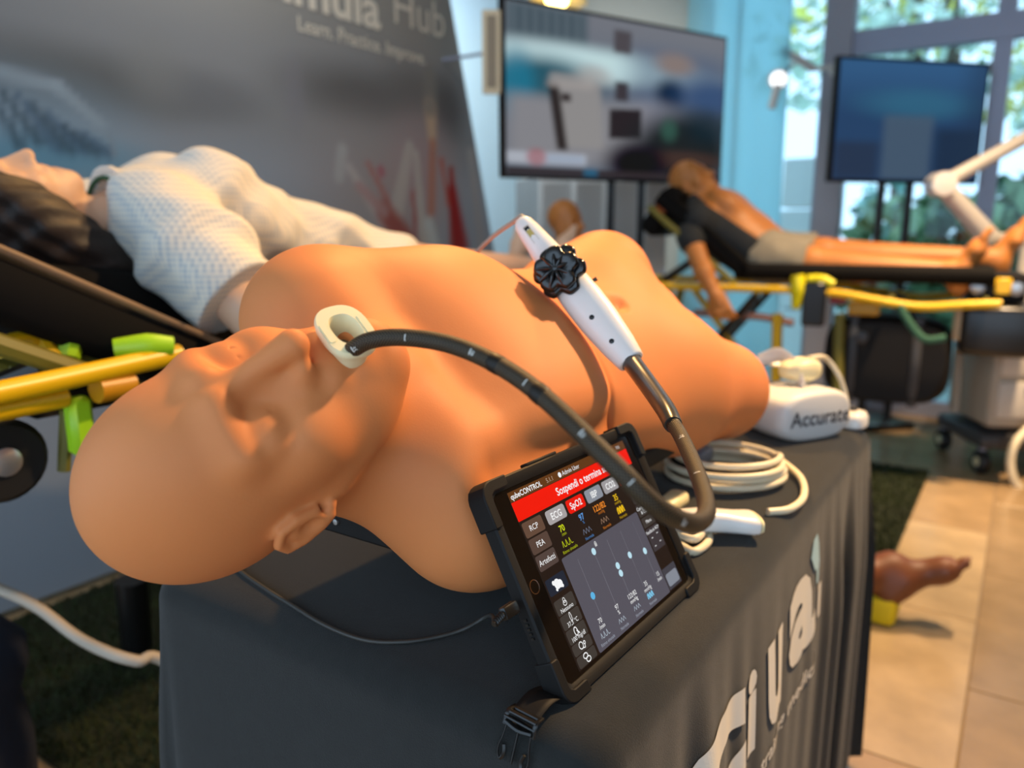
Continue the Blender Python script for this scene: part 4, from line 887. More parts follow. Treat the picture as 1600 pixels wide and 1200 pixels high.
# the anatomical figure at the right end
blob((600,290),(.42,.24),'#8f8682',.9); blob((660,260),(.20,.20),'#9a8686',.7)
seg((672,165),(676,225),(.045,.030),'#b09880',.95,.3); seg((676,225),(674,330),(.026,.03),'#a2705f',.9,.4); seg((672,120),(672,165),(.045,.05),'#77756f',.8,.5)
for p0,p1,w,h in (((535,235),(530,275),(.03,.03),'#9c9a98'),((545,260),(600,350),(.018,.03),'#a49c98'),((575,255),(620,340),(.014,.02),'#9a6a64'),((640,230),(620,330),(.03,.045),'#a59f98'),((650,240),(662,380),(.018,.03),'#a8a49d'),((705,265),(712,385),(.020,.05),'#8c2f28'),((706,300),(722,385),(.04,.055),'#8a2322'),((735,240),(752,380),(.03,.03),'#97928e'),((600,330),(640,385),(.05,.07),'#8a463e'),((560,290),(600,330),(.02,.03),'#9c7e7a'),((670,350),(680,390),(.035,.04),'#aeb4b0'),((690,250),(700,320),(.012,.012),'#a5503f'),((645,300),(650,360),(.010,.012),'#954a42'),((595,265),(597,270),(.02,.02),'#9a5560')): seg(p0,p1,w,h,.9,.5)
C=np.clip(C*np.array([1.22,1.25,1.28]),0,.92)
P=ORG0+U*Sg[...,None]+V*TB+ZZ*Zg[...,None]
painted('printed_fabric',P,C,M_print,bk0)
mb=MB()
P2=ORG0+U*Sg[...,None]+V*(TB+.03)+ZZ*Zg[...,None]; e=[P[:,0],P2[:,0]]
mb.prism([(s0,.02),(redge(.02),.02),(redge(2.62),2.62),(s0,2.62)],ORG0+V*(TB+.002),U,ZZ,V,0,.03); obj('frame_panel',mb,mat('backdrop_back','#4a4a4a',rough=.8),bk0,smooth=False)
for s_ in (s0+.3,.4,1.2,1.9): 
    mb=MB(); mb.box(W(s_,TB+.02,.012),(.05,.5,.024),TM,.004,1); obj('foot',mb,M_alu,bk0)
M_ptxt=mat('backdrop_lettering','#d9d2c2',rough=.7)
def ptext(txt,pa,pb,size,bold,name):
    A_=pst(*pa);B_=pst(*pb); tv,tf=text_mesh(txt,size,'LEFT',bold); w_=tv[:,0].max(); k=(B_[0]-A_[0])/w_
    mb=MB(); mb.add([W(A_[0]+q[0]*k,TB-.003,A_[1]+(B_[1]-A_[1])*0+q[1]) for q in tv],tf); return obj(name,mb,M_ptxt,bk0,smooth=False)
ptext('Simula',(400,-14),(594,30),.22,.006,'lettering'); ptext('Hub',(612,34),(694,55),.22,-.001,'lettering'); ptext('Learn. Practice. Improve.',(464,47),(664,93),.078,.001,'lettering')
# ------------------------------------------------------------------ ambulance stretchers
M_yel=mat('yellow_tube','#e3b50c',rough=.35,spec=.5); M_oli=mat('olive_tube','#6f6a26',rough=.5); M_grn=mat('lime_plastic','#9fd21c',rough=.4); M_mattr=mat('black_mattress','#121110',rough=.8,spec=.12,noise=.1,nscale=8); M_pipe=mat('tan_piping','#7b6249',rough=.6); M_tyre=mat('black_tyre','#141312',rough=.5); M_hub=mat('silver_hub','#b9babb',rough=.3,metal=.8)
def stretcher(O,X,Yv,label,L=1.95,deck=.86,ang=25,hinge=.80,wd=.56,thick=.10,seat=None,pipe=True,rail0=-.10,u0=.2,u1=1.6):
    """O floor point under the near head corner, X towards the feet, Yv towards the far side"""
    root=thing('ambulance_stretcher',O,label,'stretcher','ambulance stretchers')
    def Q(x,y,z): return O+X*x+Yv*y+ZZ*z
    ca,sa=math.cos(math.radians(ang)),math.sin(math.radians(ang))
    def Bk(a,y,h): return Q(hinge-a*ca+h*sa,y,deck+a*sa+h*ca)     # on the raised backrest
    def slab(name,f,x0,x1,h0,h1,m,par,y0=.04,y1=None,n=10):
        y1=wd-.04 if y1 is None else y1; b=MB(); L_=[]
        for k in range(n+1):
            x=x0+(x1-x0)*k/n; r=.02
            L_.append([f(x,yy,hh) for yy,hh in ((y0+r,h0),(y1-r,h0),(y1,h0+r),(y1,h1-r),(y1-r,h1),(y0+r,h1),(y0,h1-r),(y0,h0+r))])
        loops(b,L_,True); return obj(name,b,m,par,angle=50)
    flat=lambda x,y,h: Q(x,y,deck+h)
    m1=slab('backrest_mattress',Bk,.0,hinge*1.02,.02,thick,M_mattr,root); slab('seat_mattress',flat,hinge-.02,L-.03,.02,seat or thick-.005,M_mattr,root)
    b=MB(); b.tube([Bk(a,.038,thick-.004) for a in np.linspace(.02,hinge,8)],.006,8); obj('piping',b,M_pipe if pipe else M_mattr,m1)
    fr=MB()
    for y in (.03,wd-.03): fr.tube([Bk(0,y,-.01),Bk(hinge*1.0,y,-.01)],.016,8)
    fr.tube([Bk(hinge*1.0,.03,-.01),Bk(hinge*1.0,wd-.03,-.01)],.016,8); obj('backrest_frame',fr,M_oli,root)
    b=MB(); b.tube([Bk(.25,wd/2,-.02),Q(hinge-.45,wd/2,deck-.03)] if rail0<0 else [Bk(.25,wd/2,-.02),Q(hinge+.2,wd/2,deck-.05)],.02,8); obj('gas_strut',b,M_blkp,root)
    for y in (0,wd):
        b=MB(); b.tube([Q(rail0,y,deck-.02),Q((rail0+L*.5)/2,y,deck-.02),Q(L*.5,y,deck-.02)],.018,10); obj('side_rail',b,M_yel,root)
    if rail0<0: b=MB(); b.tube([Q(-.10,0,deck-.02),Q(-.14,.04,deck-.02),Q(-.14,wd-.04,deck-.02),Q(-.10,wd,deck-.02)],.018,10,4); obj('end_rail',b,M_yel,root) if rail0<0 else None
    for y in (0.,wd):
        b=MB(); b.tube([Q(L*.5,y,deck-.02),Q(L*.62,y,deck-.03),Q(L*.72,y,deck-.055),Q(L*.82,y,deck-.075),Q(L*.92,y,deck-.06),Q(L,y,deck-.05)],.019,10,6); obj('side_rail',b,M_yel,root)
    for x in (hinge+.1,L*.75,L-.05):
        b=MB(); b.tube([Q(x,0,deck-.04),Q(x,wd,deck-.04)],.014,8); obj('cross_bar',b,M_oli,root)
    # X shaped undercarriage
    for y in (.05,wd-.05):
        b=MB(); b.tube([Q(u0+.1,y,deck-.05),Q(u1,y,.16)],.018,8); obj('leg',b,M_yel,root)
        b=MB(); b.tube([Q(u1-.1,y,deck-.05),Q(u0,y,.16)],.018,8); obj('leg',b,M_blkp,root)
    for x in (u0,u1):
        b=MB(); b.tube([Q(x,.03,.16),Q(x,wd-.03,.16)],.016,8); obj('axle_bar',b,M_yel,root)
        for y in (.04,wd-.04):
            b=MB(); b.lathe([(.05,-.018),(.085,-.02),(.095,-.012),(.095,.012),(.085,.02),(.05,.018)],Q(x,y,.095),Yv,22); w=obj('wheel',b,M_tyre,root)
            b=MB(); b.lathe([(.034,-.024),(.034,.024)],Q(x,y,.095),Yv,14); obj('hub',b,M_hub,w)
            b=MB(); b.tube([Q(x,y-.03,.17),Q(x,y-.03,.08)],.010,8); b.tube([Q(x,y+.03,.17),Q(x,y+.03,.08)],.010,8); obj('fork',b,M_blkp,root)
    return root,Q,Bk
def loading_wheel(root,c,ax,r):
    b=MB(); b.lathe([(r*.45,-.022),(r*.85,-.024),(r,-.014),(r,.014),(r*.85,.024),(r*.45,.022)],c,ax,28); w=obj('loading_wheel',b,M_tyre,root,angle=50)
    b=MB(); b.lathe([(r*.20,-.030),(r*.34,-.026),(r*.34,.026),(r*.20,.030)],c,ax,18); obj('hub',b,M_hub,w)
# left stretcher, head end towards the camera
O1=W(-.20,.93,0)
st1,Q1,B1=stretcher(O1,U,V,'yellow framed stretcher on the left carrying the dark haired manikin in a check shirt',deck=.74,ang=27,hinge=.72,thick=.12,seat=.20,rail0=1.1,u0=1.25,u1=2.05,L=2.4)
b=MB(); b.tube([at(-30,620,1.00),at(60,601,1.07),at(180,575,1.17),at(280,553,1.26)],.0165,12); obj('guard_rail',b,M_yel,st1)
wl_c=at(-2,718,1.12); loading_wheel(st1,wl_c,V,.062)
b=MB(); b.tube([wl_c+V*.03,wl_c+V*.035+ZZ*.10-U*.0,Q1(.30,.06,.93)],.016,8); b.box(wl_c+V*.035+U*.05+ZZ*.075,(.20,.03,.05),TM,.008,1); obj('wheel_bracket',b,M_blkp,st1)
b=MB(); b.tube([at(0,543,1.10),at(88,521,1.20)],.0165,10); obj('push_handle',b,M_yel,st1)
b=MB(); b.tube([at(55,520,1.16),at(85,560,1.16)],.012,8); obj('handle_bracket',b,M_yel,st1)
b=MB(); b.tube([at(82,512,1.18),at(112,512,1.19),at(105,558,1.18)],.018,8,4); obj('clamp',b,M_grn,st1)
b=MB(); b.tube([at(178,545,1.2),at(230,540,1.22),at(270,541,1.24)],[.016,.020,.016],10,4); obj('release_lever',b,M_grn,st1)
b=MB(); b.tube([at(18,583,1.15),at(175,557,1.26)],.011,8); obj('inner_rail',b,M_oli,st1)
b=MB(); b.tube([at(-30,645,1.02),at(98,620,1.13)],.017,10); obj('lower_rail',b,M_yel,st1)
b=MB(); b.box(at(125,665,1.16),(.035,.03,.09),TM,.008,1); obj('clamp',b,M_grn,st1)
b=MB(); b.tube([at(104,640,1.18),at(100,735,1.2)],.010,8); obj('strut',b,M_oli,st1)
b=MB(); b.box(at(118,615,1.22),(.16,.06,.05),TM,.01,1); obj('lock_block',b,M_blkp,st1)
b=MB(); b.tube([at(150,610,1.15),at(205,600,1.2)],.02,10); obj('grip',b,mat('amber_grip','#c98a12',rough=.4),st1)
b=MB(); b.tube([at(195,474+33,1.3),at(212,508,1.32)],.012,8); obj('buckle',b,mat('amber_buckle','#b0761c',rough=.4),st1)
b=MB(); b.tube([at(205,905,2.0),at(214,1010,2.05)],.04,10); obj('column_boot',b,M_blkp,st1)
# ------------------------------------------------------------------ lying manikins
M_skinf=mat('pale_skin','#d8b193',rough=.5,sss=.1,noise=.05,nscale=12); M_skino=mat('tan_skin','#bd7838',rough=.5,sss=.1,noise=.12,nscale=7); M_skind=mat('brown_skin','#7a4423',rough=.5,sss=.06,noise=.15,nscale=14)
def hand_sdf(p,wr,dirn,nrm_,thumb,sc=1.0,curl=.5):
    """palm, four unequal bent fingers and a thumb leaving the side near the wrist"""
    dirn=np.asarray(dirn,float);dirn/=np.linalg.norm(dirn); n=np.asarray(nrm_,float); n=n-dirn*(n@dirn); n/=np.linalg.norm(n); sd=np.cross(dirn,n)*thumb
    R_=np.stack([sd,dirn,n],1); L_=lambda a,b,c: np.asarray(wr)+R_@np.array([a,b,c])*sc
    d=s_box(p,L_(0,.045,0),np.array([.039,.048,.014])*sc,.012*sc,R_)
    d=smin(d,s_cap(p,wr,L_(0,.03,0),.027*sc,.022*sc),.02)
    for k,(x,l,r) in enumerate(((.030,.068,.0095),(.010,.078,.0098),(-.010,.072,.0094),(-.029,.056,.0084))):
        a=curl*(1+.15*k); p0=L_(x,.086,0);p1=L_(x*1.05,.086+l*.45*math.cos(a*.5),l*.45*math.sin(a*.5)); p2=L_(x*1.05,.086+l*.45*math.cos(a*.5)+l*.32*math.cos(a*1.2),l*.45*math.sin(a*.5)+l*.32*math.sin(a*1.2)); p3=L_(x*1.02,.086+l*.45*math.cos(a*.5)+l*.32*math.cos(a*1.2)+l*.25*math.cos(a*2),l*.45*math.sin(a*.5)+l*.32*math.sin(a*1.2)+l*.25*math.sin(a*2))
        d=smin(d,s_path(p,[p0,p1,p2,p3],[r*sc*1.05,r*sc,r*sc*.92,r*sc*.78]),.006)
    d=smin(d,s_path(p,[L_(.026,.018,.004),L_(.052,.050,.010),L_(.058,.078,.016),L_(.054,.098,.022)],[.017*sc,.0125*sc,.0105*sc,.0085*sc]),.012)
    return d
def foot_sdf(p,an,toe,up_,sc=1.0,side=1):
    """foot from the ankle: heel behind, arch, five toes"""
    toe=np.asarray(toe,float);toe/=np.linalg.norm(toe); up_=np.asarray(up_,float); up_=up_-toe*(up_@toe); up_/=np.linalg.norm(up_); sd=np.cross(toe,up_)*side
    R_=np.stack([sd,toe,up_],1); L_=lambda a,b,c: np.asarray(an)+R_@np.array([a,b,c])*sc
    d=s_ell(p,L_(0,-.030,-.045),np.array([.031,.036,.034])*sc,R_); d=smin(d,s_cap(p,an,L_(0,.0,-.03),.036*sc,.036*sc),.03)
    d=smin(d,s_cap(p,L_(0,.02,-.030),L_(.004,.115,-.055),.038*sc,.026*sc),.04); d=smin(d,s_cap(p,L_(.018,.10,-.055),L_(-.024,.09,-.060),.026*sc,.021*sc),.03)
    for k,(x,l,r) in enumerate(((.030,.055,.013),(.011,.052,.0095),(-.004,.046,.009),(-.018,.040,.0085),(-.031,.034,.008))):
        d=smin(d,s_path(p,[L_(x*.9,.115-.008*k,-.062),L_(x,.115-.008*k+l*.55,-.058),L_(x,.115-.008*k+l,-.066)],[r*sc,r*sc,r*sc*.85]),.008)
    return d
# female manikin, in the room frame
fd=1.30; fn=ST(at(42,236,1.34)); fY=np.array([-.975,.0,.10]);fY/=np.linalg.norm(fY); fZ=np.array([.10,-.12,.985]); fZ=fZ-fY*(fZ@fY);fZ/=np.linalg.norm(fZ); fX=np.cross(fY,fZ); FM=np.stack([fX,fY,fZ],1)
fsc=.94; fT=fn-FM@np.array([0,-.033,.117])*fsc
tm=fn[1]
def ax(s,dz=0,dt=0): return np.array([s,tm+dt,dz])
zs=np.array([[.42,1.155],[.55,1.175],[.70,1.165],[.90,1.105],[1.10,1.035],[1.35,.995]])
def sz(s): return float(np.interp(s,zs[:,0],zs[:,1]))
shN=ST(at(238,338,1.41)); shF=np.array([.435,tm+.155,1.150])
elN=ST(at(395,495,1.36)); wrN=ST(at(520,640,1.36)); wrN=ST(at(600,640,1.45)); elN=ST(at(432,528,1.375))
elF=np.array([.70,tm+.24,1.03]); wrF=np.array([.92,tm+.22,1.0])
def torso_f(p,g=0.0):
    d=s_ell(p,(.555,tm,1.138),(.20,.155+g*.5,.122))
    for sx in (-1,1):
        d=smin(d,s_ell(p,(.435,tm+sx*.135,1.140),(.065,.06,.06)),.05); d=smin(d,s_ell(p,(.57,tm+sx*.068,1.222),(.075,.068,.050)),.05)
    d=smin(d,s_ell(p,(.80,tm,1.10),(.20,.135,.090)),.07); d=smin(d,s_ell(p,(1.05,tm,1.03),(.18,.165,.095)),.07); return d
def leg_f(p):
    d=None
    for sx in (-1,1):
        e=s_path(p,[(1.05,tm+sx*.09,1.02),(1.50,tm+sx*.10,1.01),(1.90,tm+sx*.09,.99)],[.085,.055,.038]); d=e if d is None else np.minimum(d,e)
        d=np.minimum(d,foot_sdf(p,(1.90,tm+sx*.09,1.0),(.25,0,.97),(-.97,0,.25),.95,-sx))
    return d
def fem_sdf(p):
    d=head_gen(p,fT,FM,fsc)
    d=smin(d,s_cap(p,fT+FM@np.array([0,-.06,-.03])*fsc,(.41,tm,1.150),.050,.052),.03)
    d=smin(d,torso_f(p),.03); d=smin(d,leg_f(p),.03)
    for sh,el,wr,th in ((shN,elN,wrN,1),(shF,elF,wrF,-1)):
        d=smin(d,s_path(p,[sh,el],[.052,.046]),.03); d=smin(d,s_path(p,[el,wr],[.044,.029]),.015)
        d=smin(d,hand_sdf(p,wr,wr-el+np.array([.05,0,-.03]),(0,0,-1),th,.92,.4),.012)
    return d
b=MB(); loops(b,[[W(s_,tt,zz) for tt,zz in ((tm-.17,z0_),(tm+.2,z0_),(tm+.22,z0_+.02),(tm+.2,z1_-.01),(tm+.15,z1_),(tm-.13,z1_),(tm-.17,z1_-.012),(tm-.19,z0_+.02))] for s_,z0_,z1_ in ((.16,1.045,1.06),(.20,1.02,1.075),(.30,.97,1.065),(.42,.905,1.045),(.56,.90,1.03),(.70,.92,1.0),(.74,.925,.95))],True); obj('back_cushion',b,M_mattr,st1,angle=60)
fem=sdf_obj('female_manikin',fem_sdf,(-.02,tm-.50,.66),(2.1,tm+.36,1.32),.0062,M_skinf,None,Wn,label='dark haired manikin in a pale check shirt lying on the left stretcher',cat='manikin')
def ns(p,f,ph): return np.sin(p[:,0]*f+ph)*np.sin(p[:,1]*f*.9+1.3*ph)*np.sin(p[:,2]*f*1.1+.7*ph)
def shirt_sdf(p):
    d=torso_f(p,.02)-.014; d=smax(d,(.352-p[:,0])-.10*(p[:,2]-1.2),.01)
    for sh,el in ((shN,elN),(shF,elF)):
        e=sh+(el-sh)*.70; d=smin(d,s_path(p,[sh+np.array([.0,0,.01]),sh*.5+e*.5+np.array([0,0,.012]),e],[.078,.100,.088]),.05)
    q=p[:,0]; d=d+.010*ns(p,26,.4)+.006*ns(p,47,1.7)
    w=np.sin((p[:,0]*.55+p[:,2]*.85+.25*p[:,1])*62+2.2*np.sin(p[:,0]*9)); d=d-.0045*w*np.exp(-((p[:,0]-.45)/.13)**2)
    d=np.maximum(d,q-1.18+.02*np.sin(p[:,1]*40))
    ny=s_cap(p,(.30,tm,1.165),(.375,tm,1.165),.060,.060); d=smax(d,-ny,.01)
    for sh,el in ((shN,elN),(shF,elF)):
        ddr=(el-sh)/np.linalg.norm(el-sh); cut=((p-sh)@ddr.astype(np.float32))-np.linalg.norm(el-sh)*.70; far=nrm(p-(sh+(el-sh)*.95).astype(np.float32))-.13; d=np.where(far<.0,np.maximum(d,cut),d)
    return d
M_shirt=mat('check_shirt','#d9d2c4',rough=.9,spec=.15)
_n=M_shirt.node_tree; _b=_n.nodes['Principled BSDF']; _tc=_n.nodes.new('ShaderNodeTexCoord'); _mp=_n.nodes.new('ShaderNodeMapping'); _mp.inputs['Rotation'].default_value=(0,0,-(math.pi/2-YAW)); _n.links.new(_tc.outputs['Object'],_mp.inputs['Vector'])
_mul=None
for dr in 'XYZ':
    w_=_n.nodes.new('ShaderNodeTexWave'); w_.bands_direction=dr; w_.inputs['Scale'].default_value=34; _n.links.new(_mp.outputs['Vector'],w_.inputs['Vector'])
    if _mul is None: _mul=w_.outputs['Fac']
    else:
        a_=_n.nodes.new('ShaderNodeMath'); a_.operation='ADD'; _n.links.new(_mul,a_.inputs[0]); _n.links.new(w_.outputs['Fac'],a_.inputs[1]); _mul=a_.outputs[0]
_r=_n.nodes.new('ShaderNodeValToRGB'); _r.color_ramp.elements[0].position=.2; _r.color_ramp.elements[1].position=.9; _r.color_ramp.elements[0].color=(*lin('#b9bfc2'),1); _r.color_ramp.elements[1].color=(*lin('#e6dfd0'),1)
_dv=_n.nodes.new('ShaderNodeMath'); _dv.operation='DIVIDE'; _dv.inputs[1].default_value=2.2; _n.links.new(_mul,_dv.inputs[0]); _n.links.new(_dv.outputs[0],_r.inputs['Fac']); _n.links.new(_r.outputs['Color'],_b.inputs['Base Color'])
sdf_obj('shirt',shirt_sdf,(.30,tm-.40,.88),(1.24,tm+.38,1.34),.0052,M_shirt,fem,Wn)
M_hair=mat('dark_brown_hair','#2a211c',rough=.55,spec=.4,noise=.3,nscale=30,bump=.4,bscale=90)
def hair_sdf(p):
    q=((p-fT.astype(np.float32))@FM.astype(np.float32))/fsc
    d=s_ell(q,(0,.038,-.040),(.098,.108,.098)); d=smin(d,s_ell(q,(0,-.02,-.075),(.105,.13,.065)),.05); d=smin(d,s_cap(q,(-.085,-.03,-.03),(-.105,-.175,-.085),.050,.040),.05); d=smin(d,s_cap(q,(.085,-.03,-.03),(.10,-.16,-.085),.045,.035),.05)
    d=smin(d,s_path(q,[(-.070,.055,.032),(-.086,.0,.012),(-.094,-.06,-.028),(-.104,-.13,-.07),(-.12,-.22,-.10)],[.045,.050,.052,.048,.03]),.04); d=smax(d,-s_ell(q,(.005,-.055,.085),(.058,.125,.075)),.02)
    d=d+.004*np.sin(q[:,0]*160+q[:,1]*30)*np.sin(q[:,2]*120)
    return d*fsc
sdf_obj('hair',hair_sdf,fT-np.array([.24,.24,.24]),fT+np.array([.26,.24,.24]),.0062,M_hair,fem,Wn)
b=MB(); nk0=np.array([.372,tm,1.165]); nd=np.array([.97,0,.15]); nd/=np.linalg.norm(nd); n1=np.array([0,1,0.]); n2=np.cross(nd,n1)
b.tube([W(*(nk0+(n1*math.cos(a)+n2*math.sin(a))*.062+nd*.012*math.sin(a))) for a in np.linspace(0,2*math.pi,25)],.0045,8,cap=False); obj('collar_band',b,mat('green_band','#2e5a3a',rough=.6),fem)
b=MB(); b.tube([W(*(nk0+nd*.03+(n1*math.cos(a)+n2*math.sin(a))*.068)) for a in np.linspace(.2,2*math.pi-.2,20)],[.010]*20,8,flat=2.0); obj('shirt_collar',b,M_shirt,fem)
# right stretcher with the bare chested manikin
pA=at(1020,440,3.78);pB=at(1555,482,3.15); X2=np.array([pB[0]-pA[0],pB[1]-pA[1],0]); L2=np.linalg.norm(X2); X2/=L2; Y2=np.array([-X2[1],X2[0],0]); O2=np.array([pA[0],pA[1],0])-X2*.16
st2,Q2,B2=stretcher(O2,X2,Y2,'yellow railed stretcher at the back right carrying the bare chested manikin',L=L2+.18,deck=.885,ang=40,hinge=.56,wd=.58,u0=.12,u1=.75,pipe=False)
M_yel2=mat('bright_yellow','#e8dc12',rough=.4)
def px2q(px,py,y=0.0):
    r=ray(px,py); o=CAMP-O2; k=-((o@Y2)-y)/(r@Y2); return CAMP+r*k
b=MB(); b.tube([px2q(1246,430),px2q(1248,452),px2q(1243,482)],[.030,.036,.018],10,4); obj('rail_post',b,M_yel2,st2)
b=MB(); b.tube([px2q(1262,436),px2q(1285,436),px2q(1302,445)],.020,10,4); obj('rail_clip',b,M_yel2,st2)
b=MB(); b.box(px2q(1272,475),(.10,.05,.20),np.stack([X2,Y2,ZZ],1),.01,1); obj('pivot_block',b,M_blkp,st2)
for px in (1215,1312):
    b=MB(); b.tube([px2q(px,490,.06),px2q(px-3,620,.06)],.024,10); obj('upright',b,M_yel if px==1215 else M_oli,st2)
b=MB(); b.tube([px2q(1065,450,.06),px2q(1040,560,.06)],.018,8); obj('upright',b,M_oli,st2)
b=MB(); b.tube([px2q(1085,488,.1),px2q(1190,495,.1),px2q(1240,505,.1)],.018,8); obj('oxygen_tube',b,mat('dusty_pink','#86655f',rough=.5),st2)
b=MB(); b.box(px2q(1310,466,.03),(.07,.05,.05),np.stack([X2,Y2,ZZ],1),.01,1); obj('red_catch',b,mat('red_plastic','#8c1f1c',rough=.4),st2)
b=MB(); b.box(px2q(1350,482,.03),(.13,.05,.06),np.stack([X2,Y2,ZZ],1),.01,1); obj('amber_catch',b,mat('amber_plastic','#b8860f',rough=.4),st2)
bg=thing('equipment_bag',px2q(1380,640,.2)*np.array([1,1,0]),'bulky black equipment bag hung below the right stretcher','bag')
c=px2q(1385,556,.28); Rg=np.stack([X2,Y2,ZZ],1)
b=MB(); loops(b,[[c+X2*q[0]+ZZ*q[1]+Y2*dd for q in sell(.27*k,.20*k,28,3.6)] for dd,k in ((-.18,.88),(-.15,.97),(0,1),(.15,.97),(.18,.88))],True); obj('bag_body',b,M_blk,bg,angle=50)
for dx in (-.14,.12):
    b=MB(); b.tube([c+X2*dx-Y2*.17+ZZ*.20,c+X2*dx-Y2*.19,c+X2*dx-Y2*.17-ZZ*.2],.02,8,4,flat=.3,upv=tuple(Y2)); obj('bag_strap',b,M_dgrey,bg)
b=MB(); b.lathe([(.028,0),(.028,.012),(.015,.016)],px2q(1346,527,.085),-Y2,16); obj('badge',b,M_dgrey,bg)
b=MB(); b.tube([c-X2*.1+ZZ*.19,c-X2*.05+ZZ*.27,c+X2*.05+ZZ*.27,c+X2*.1+ZZ*.19],.012,8,4); obj('carry_handle',b,M_dgrey,bg)
gs=thing('green_strap',px2q(1440,500,-.02),'dark green strap hanging below the yellow rail of the right stretcher','strap')
b=MB(); b.tube([px2q(1405,478,-.025),px2q(1422,506,-.03),px2q(1445,530,-.035),px2q(1478,528,-.03)],.016,8,5,flat=.4,upv=tuple(Y2)); obj('strap_web',b,mat('green_webbing','#33604c',rough=.8),gs)
ft=thing('foot_end_case',Q2(L2+.2,.2,0),'black case fixed upright at the foot end of the right stretcher','case')
c=Q2(L2+.02+.17,.26,.71); b=MB(); b.box(c,(.28,.34,.22),Rg,.03,3); obj('case_body',b,M_blkp,ft)
b=MB(); b.box(c+ZZ*.18-X2*.02,(.22,.24,.13),Rg,.02,2); obj('case_top',b,M_blk,ft)
for dx in (-.09,.05):
    b=MB(); b.lathe([(.028,0),(.028,.01),(.012,.014)],c+ZZ*.18+X2*dx-Y2*.125,-Y2,14); obj('dial',b,M_hub,ft)
b=MB(); b.box(c-X2*.0-Y2*.14+ZZ*.19,(.06,.02,.07),Rg,.006,1); obj('yellow_latch',b,M_yel,ft)
b=MB(); b.box(c-X2*.15-Y2*.14+ZZ*.02,(.035,.02,.14),Rg,.006,1); obj('beige_tag',b,mat('beige_tag','#b39a78',rough=.6),ft)
# body in the stretcher frame: x along, y across, z up
MF=np.stack([X2,Y2,ZZ],1)
def toM(p): return (np.asarray(p)-O2)@MF
def fromM(a): return np.asarray(a,float)@MF.T+O2
mc=.29
def atM(px,py,y=mc):
    return toM(px2q(px,py,y))
mh=atM(1082,285); mY=np.array([-.62,0,.78]);mZ=np.array([.78,-.25,.60]); mZ=mZ-mY*(mZ@mY);mZ/=np.linalg.norm(mZ); mX=np.cross(mY,mZ); MMh=np.stack([mX,mY,mZ],1)
nkM=atM(1098,325); chM=atM(1150,362); hpM=atM(1205,398); kn=atM(1266,410,.17); an_=atM(1482,424,.15); kf=atM(1285,395,.40); af=atM(1543,404,.40)
shM=atM(1078,368,.06); elM=atM(1100,425,-.03); wrM=atM(1118,462,-.06)
tdir=hpM-nkM; tdir/=np.linalg.norm(tdir); tn=np.array([-tdir[2],0,tdir[0]]); tn=tn if tn[2]>0 else -tn; TMm=np.stack([tdir,np.array([0,1.,0]),tn],1)
def torso_m(p):
    c1=nkM*.62+hpM*.38; d=s_ell(p,c1+tn*-.02,(.25,.185,.145),TMm)
    for sy in (-1,1):
        d=smin(d,s_ell(p,nkM*.75+hpM*.25+np.array([0,sy*.08,0])+tn*.095,(.10,.09,.055),TMm),.05)
        d=smin(d,s_ell(p,nkM*.86+hpM*.14+np.array([0,sy*.185,0])-tn*.03,(.075,.07,.07),TMm),.05)
    d=smin(d,s_ell(p,nkM*.30+hpM*.70+tn*.0,(.20,.17,.130),TMm),.07); d=smin(d,s_ell(p,hpM-tn*.02,(.16,.18,.120)),.06)
    return d
def arm_m(p,g=0):
    return smin(s_path(p,[shM,elM],[.052+g,.044+g]),s_path(p,[elM,wrM],[.045+g,.030+g]),.02)
def legs_m(p,gr=0.):
    d=s_path(p,[hpM+np.array([0,-.09,-.01]),kn,],[.098+gr,.072+gr]); d=np.minimum(d,s_path(p,[hpM+np.array([0,.09,-.01]),kf],[.098+gr,.072+gr])); return d
def male_sdf(p):
    d=head_gen(p,mh,MMh,1.0); d=smin(d,s_cap(p,mh+MMh@np.array([0,-.06,-.03]),nkM,.055,.062),.03); d=smin(d,torso_m(p),.03)
    d=smin(d,arm_m(p),.03); d=smin(d,legs_m(p),.03)
    for k,a,sd in ((kn,an_,1),(kf,af,-1)):
        d=smin(d,s_path(p,[k,k*.62+a*.38+np.array([0,0,-.012]),a],[.072,.070,.044]),.02); d=smin(d,foot_sdf(p,a+np.array([0,0,-.01]),(.25,0,.97),(-.97,0,.25),1.25,sd),.02)
    d=smin(d,s_path(p,[nkM*.86+hpM*.14+np.array([0,.19,-.02]),np.array([nkM[0]+.05,.56,.99]),np.array([nkM[0]+.28,.52,.985])],[.05,.043,.032]),.03)
    d=smin(d,hand_sdf(p,np.array([nkM[0]+.28,.52,.985]),(1,-.1,0),(0,0,-1),-1,1.0,.4),.015)
    d=smin(d,hand_sdf(p,wrM,wrM-elM+np.array([.02,0,-.03]),(0,1,0),-1,1.08,.6),.015)
    return d
lo=np.array([min(mh[0]-.18,0),-.22,.72]); hi=np.array([max(an_[0],af[0])+.20,.66,mh[2]+.2])
male=sdf_obj('male_manikin',male_sdf,lo,hi,.0068,M_skino,None,fromM,label='bald bare chested manikin in grey shorts reclining on the right stretcher',cat='manikin')
def shorts_sdf(p):
    d=smin(s_ell(p,hpM-tn*.01,(.17,.185,.118)),legs_m(p,.018),.05)-.006+.006*ns(p,38,.8)
    ddr=(kn-hpM); ddr[1]=0; L_=np.linalg.norm(ddr); ddr/=L_
    a=(p-hpM.astype(np.float32))@ddr.astype(np.float32); d=np.maximum(d,a-L_*.90); d=np.maximum(d,-a-.075); return d
sdf_obj('shorts',shorts_sdf,hpM-np.array([.25,.30,.25]),hpM+np.array([.42,.30,.22]),.0075,mat('grey_shorts','#8f8776',rough=.9,noise=.08,nscale=20),male,fromM)
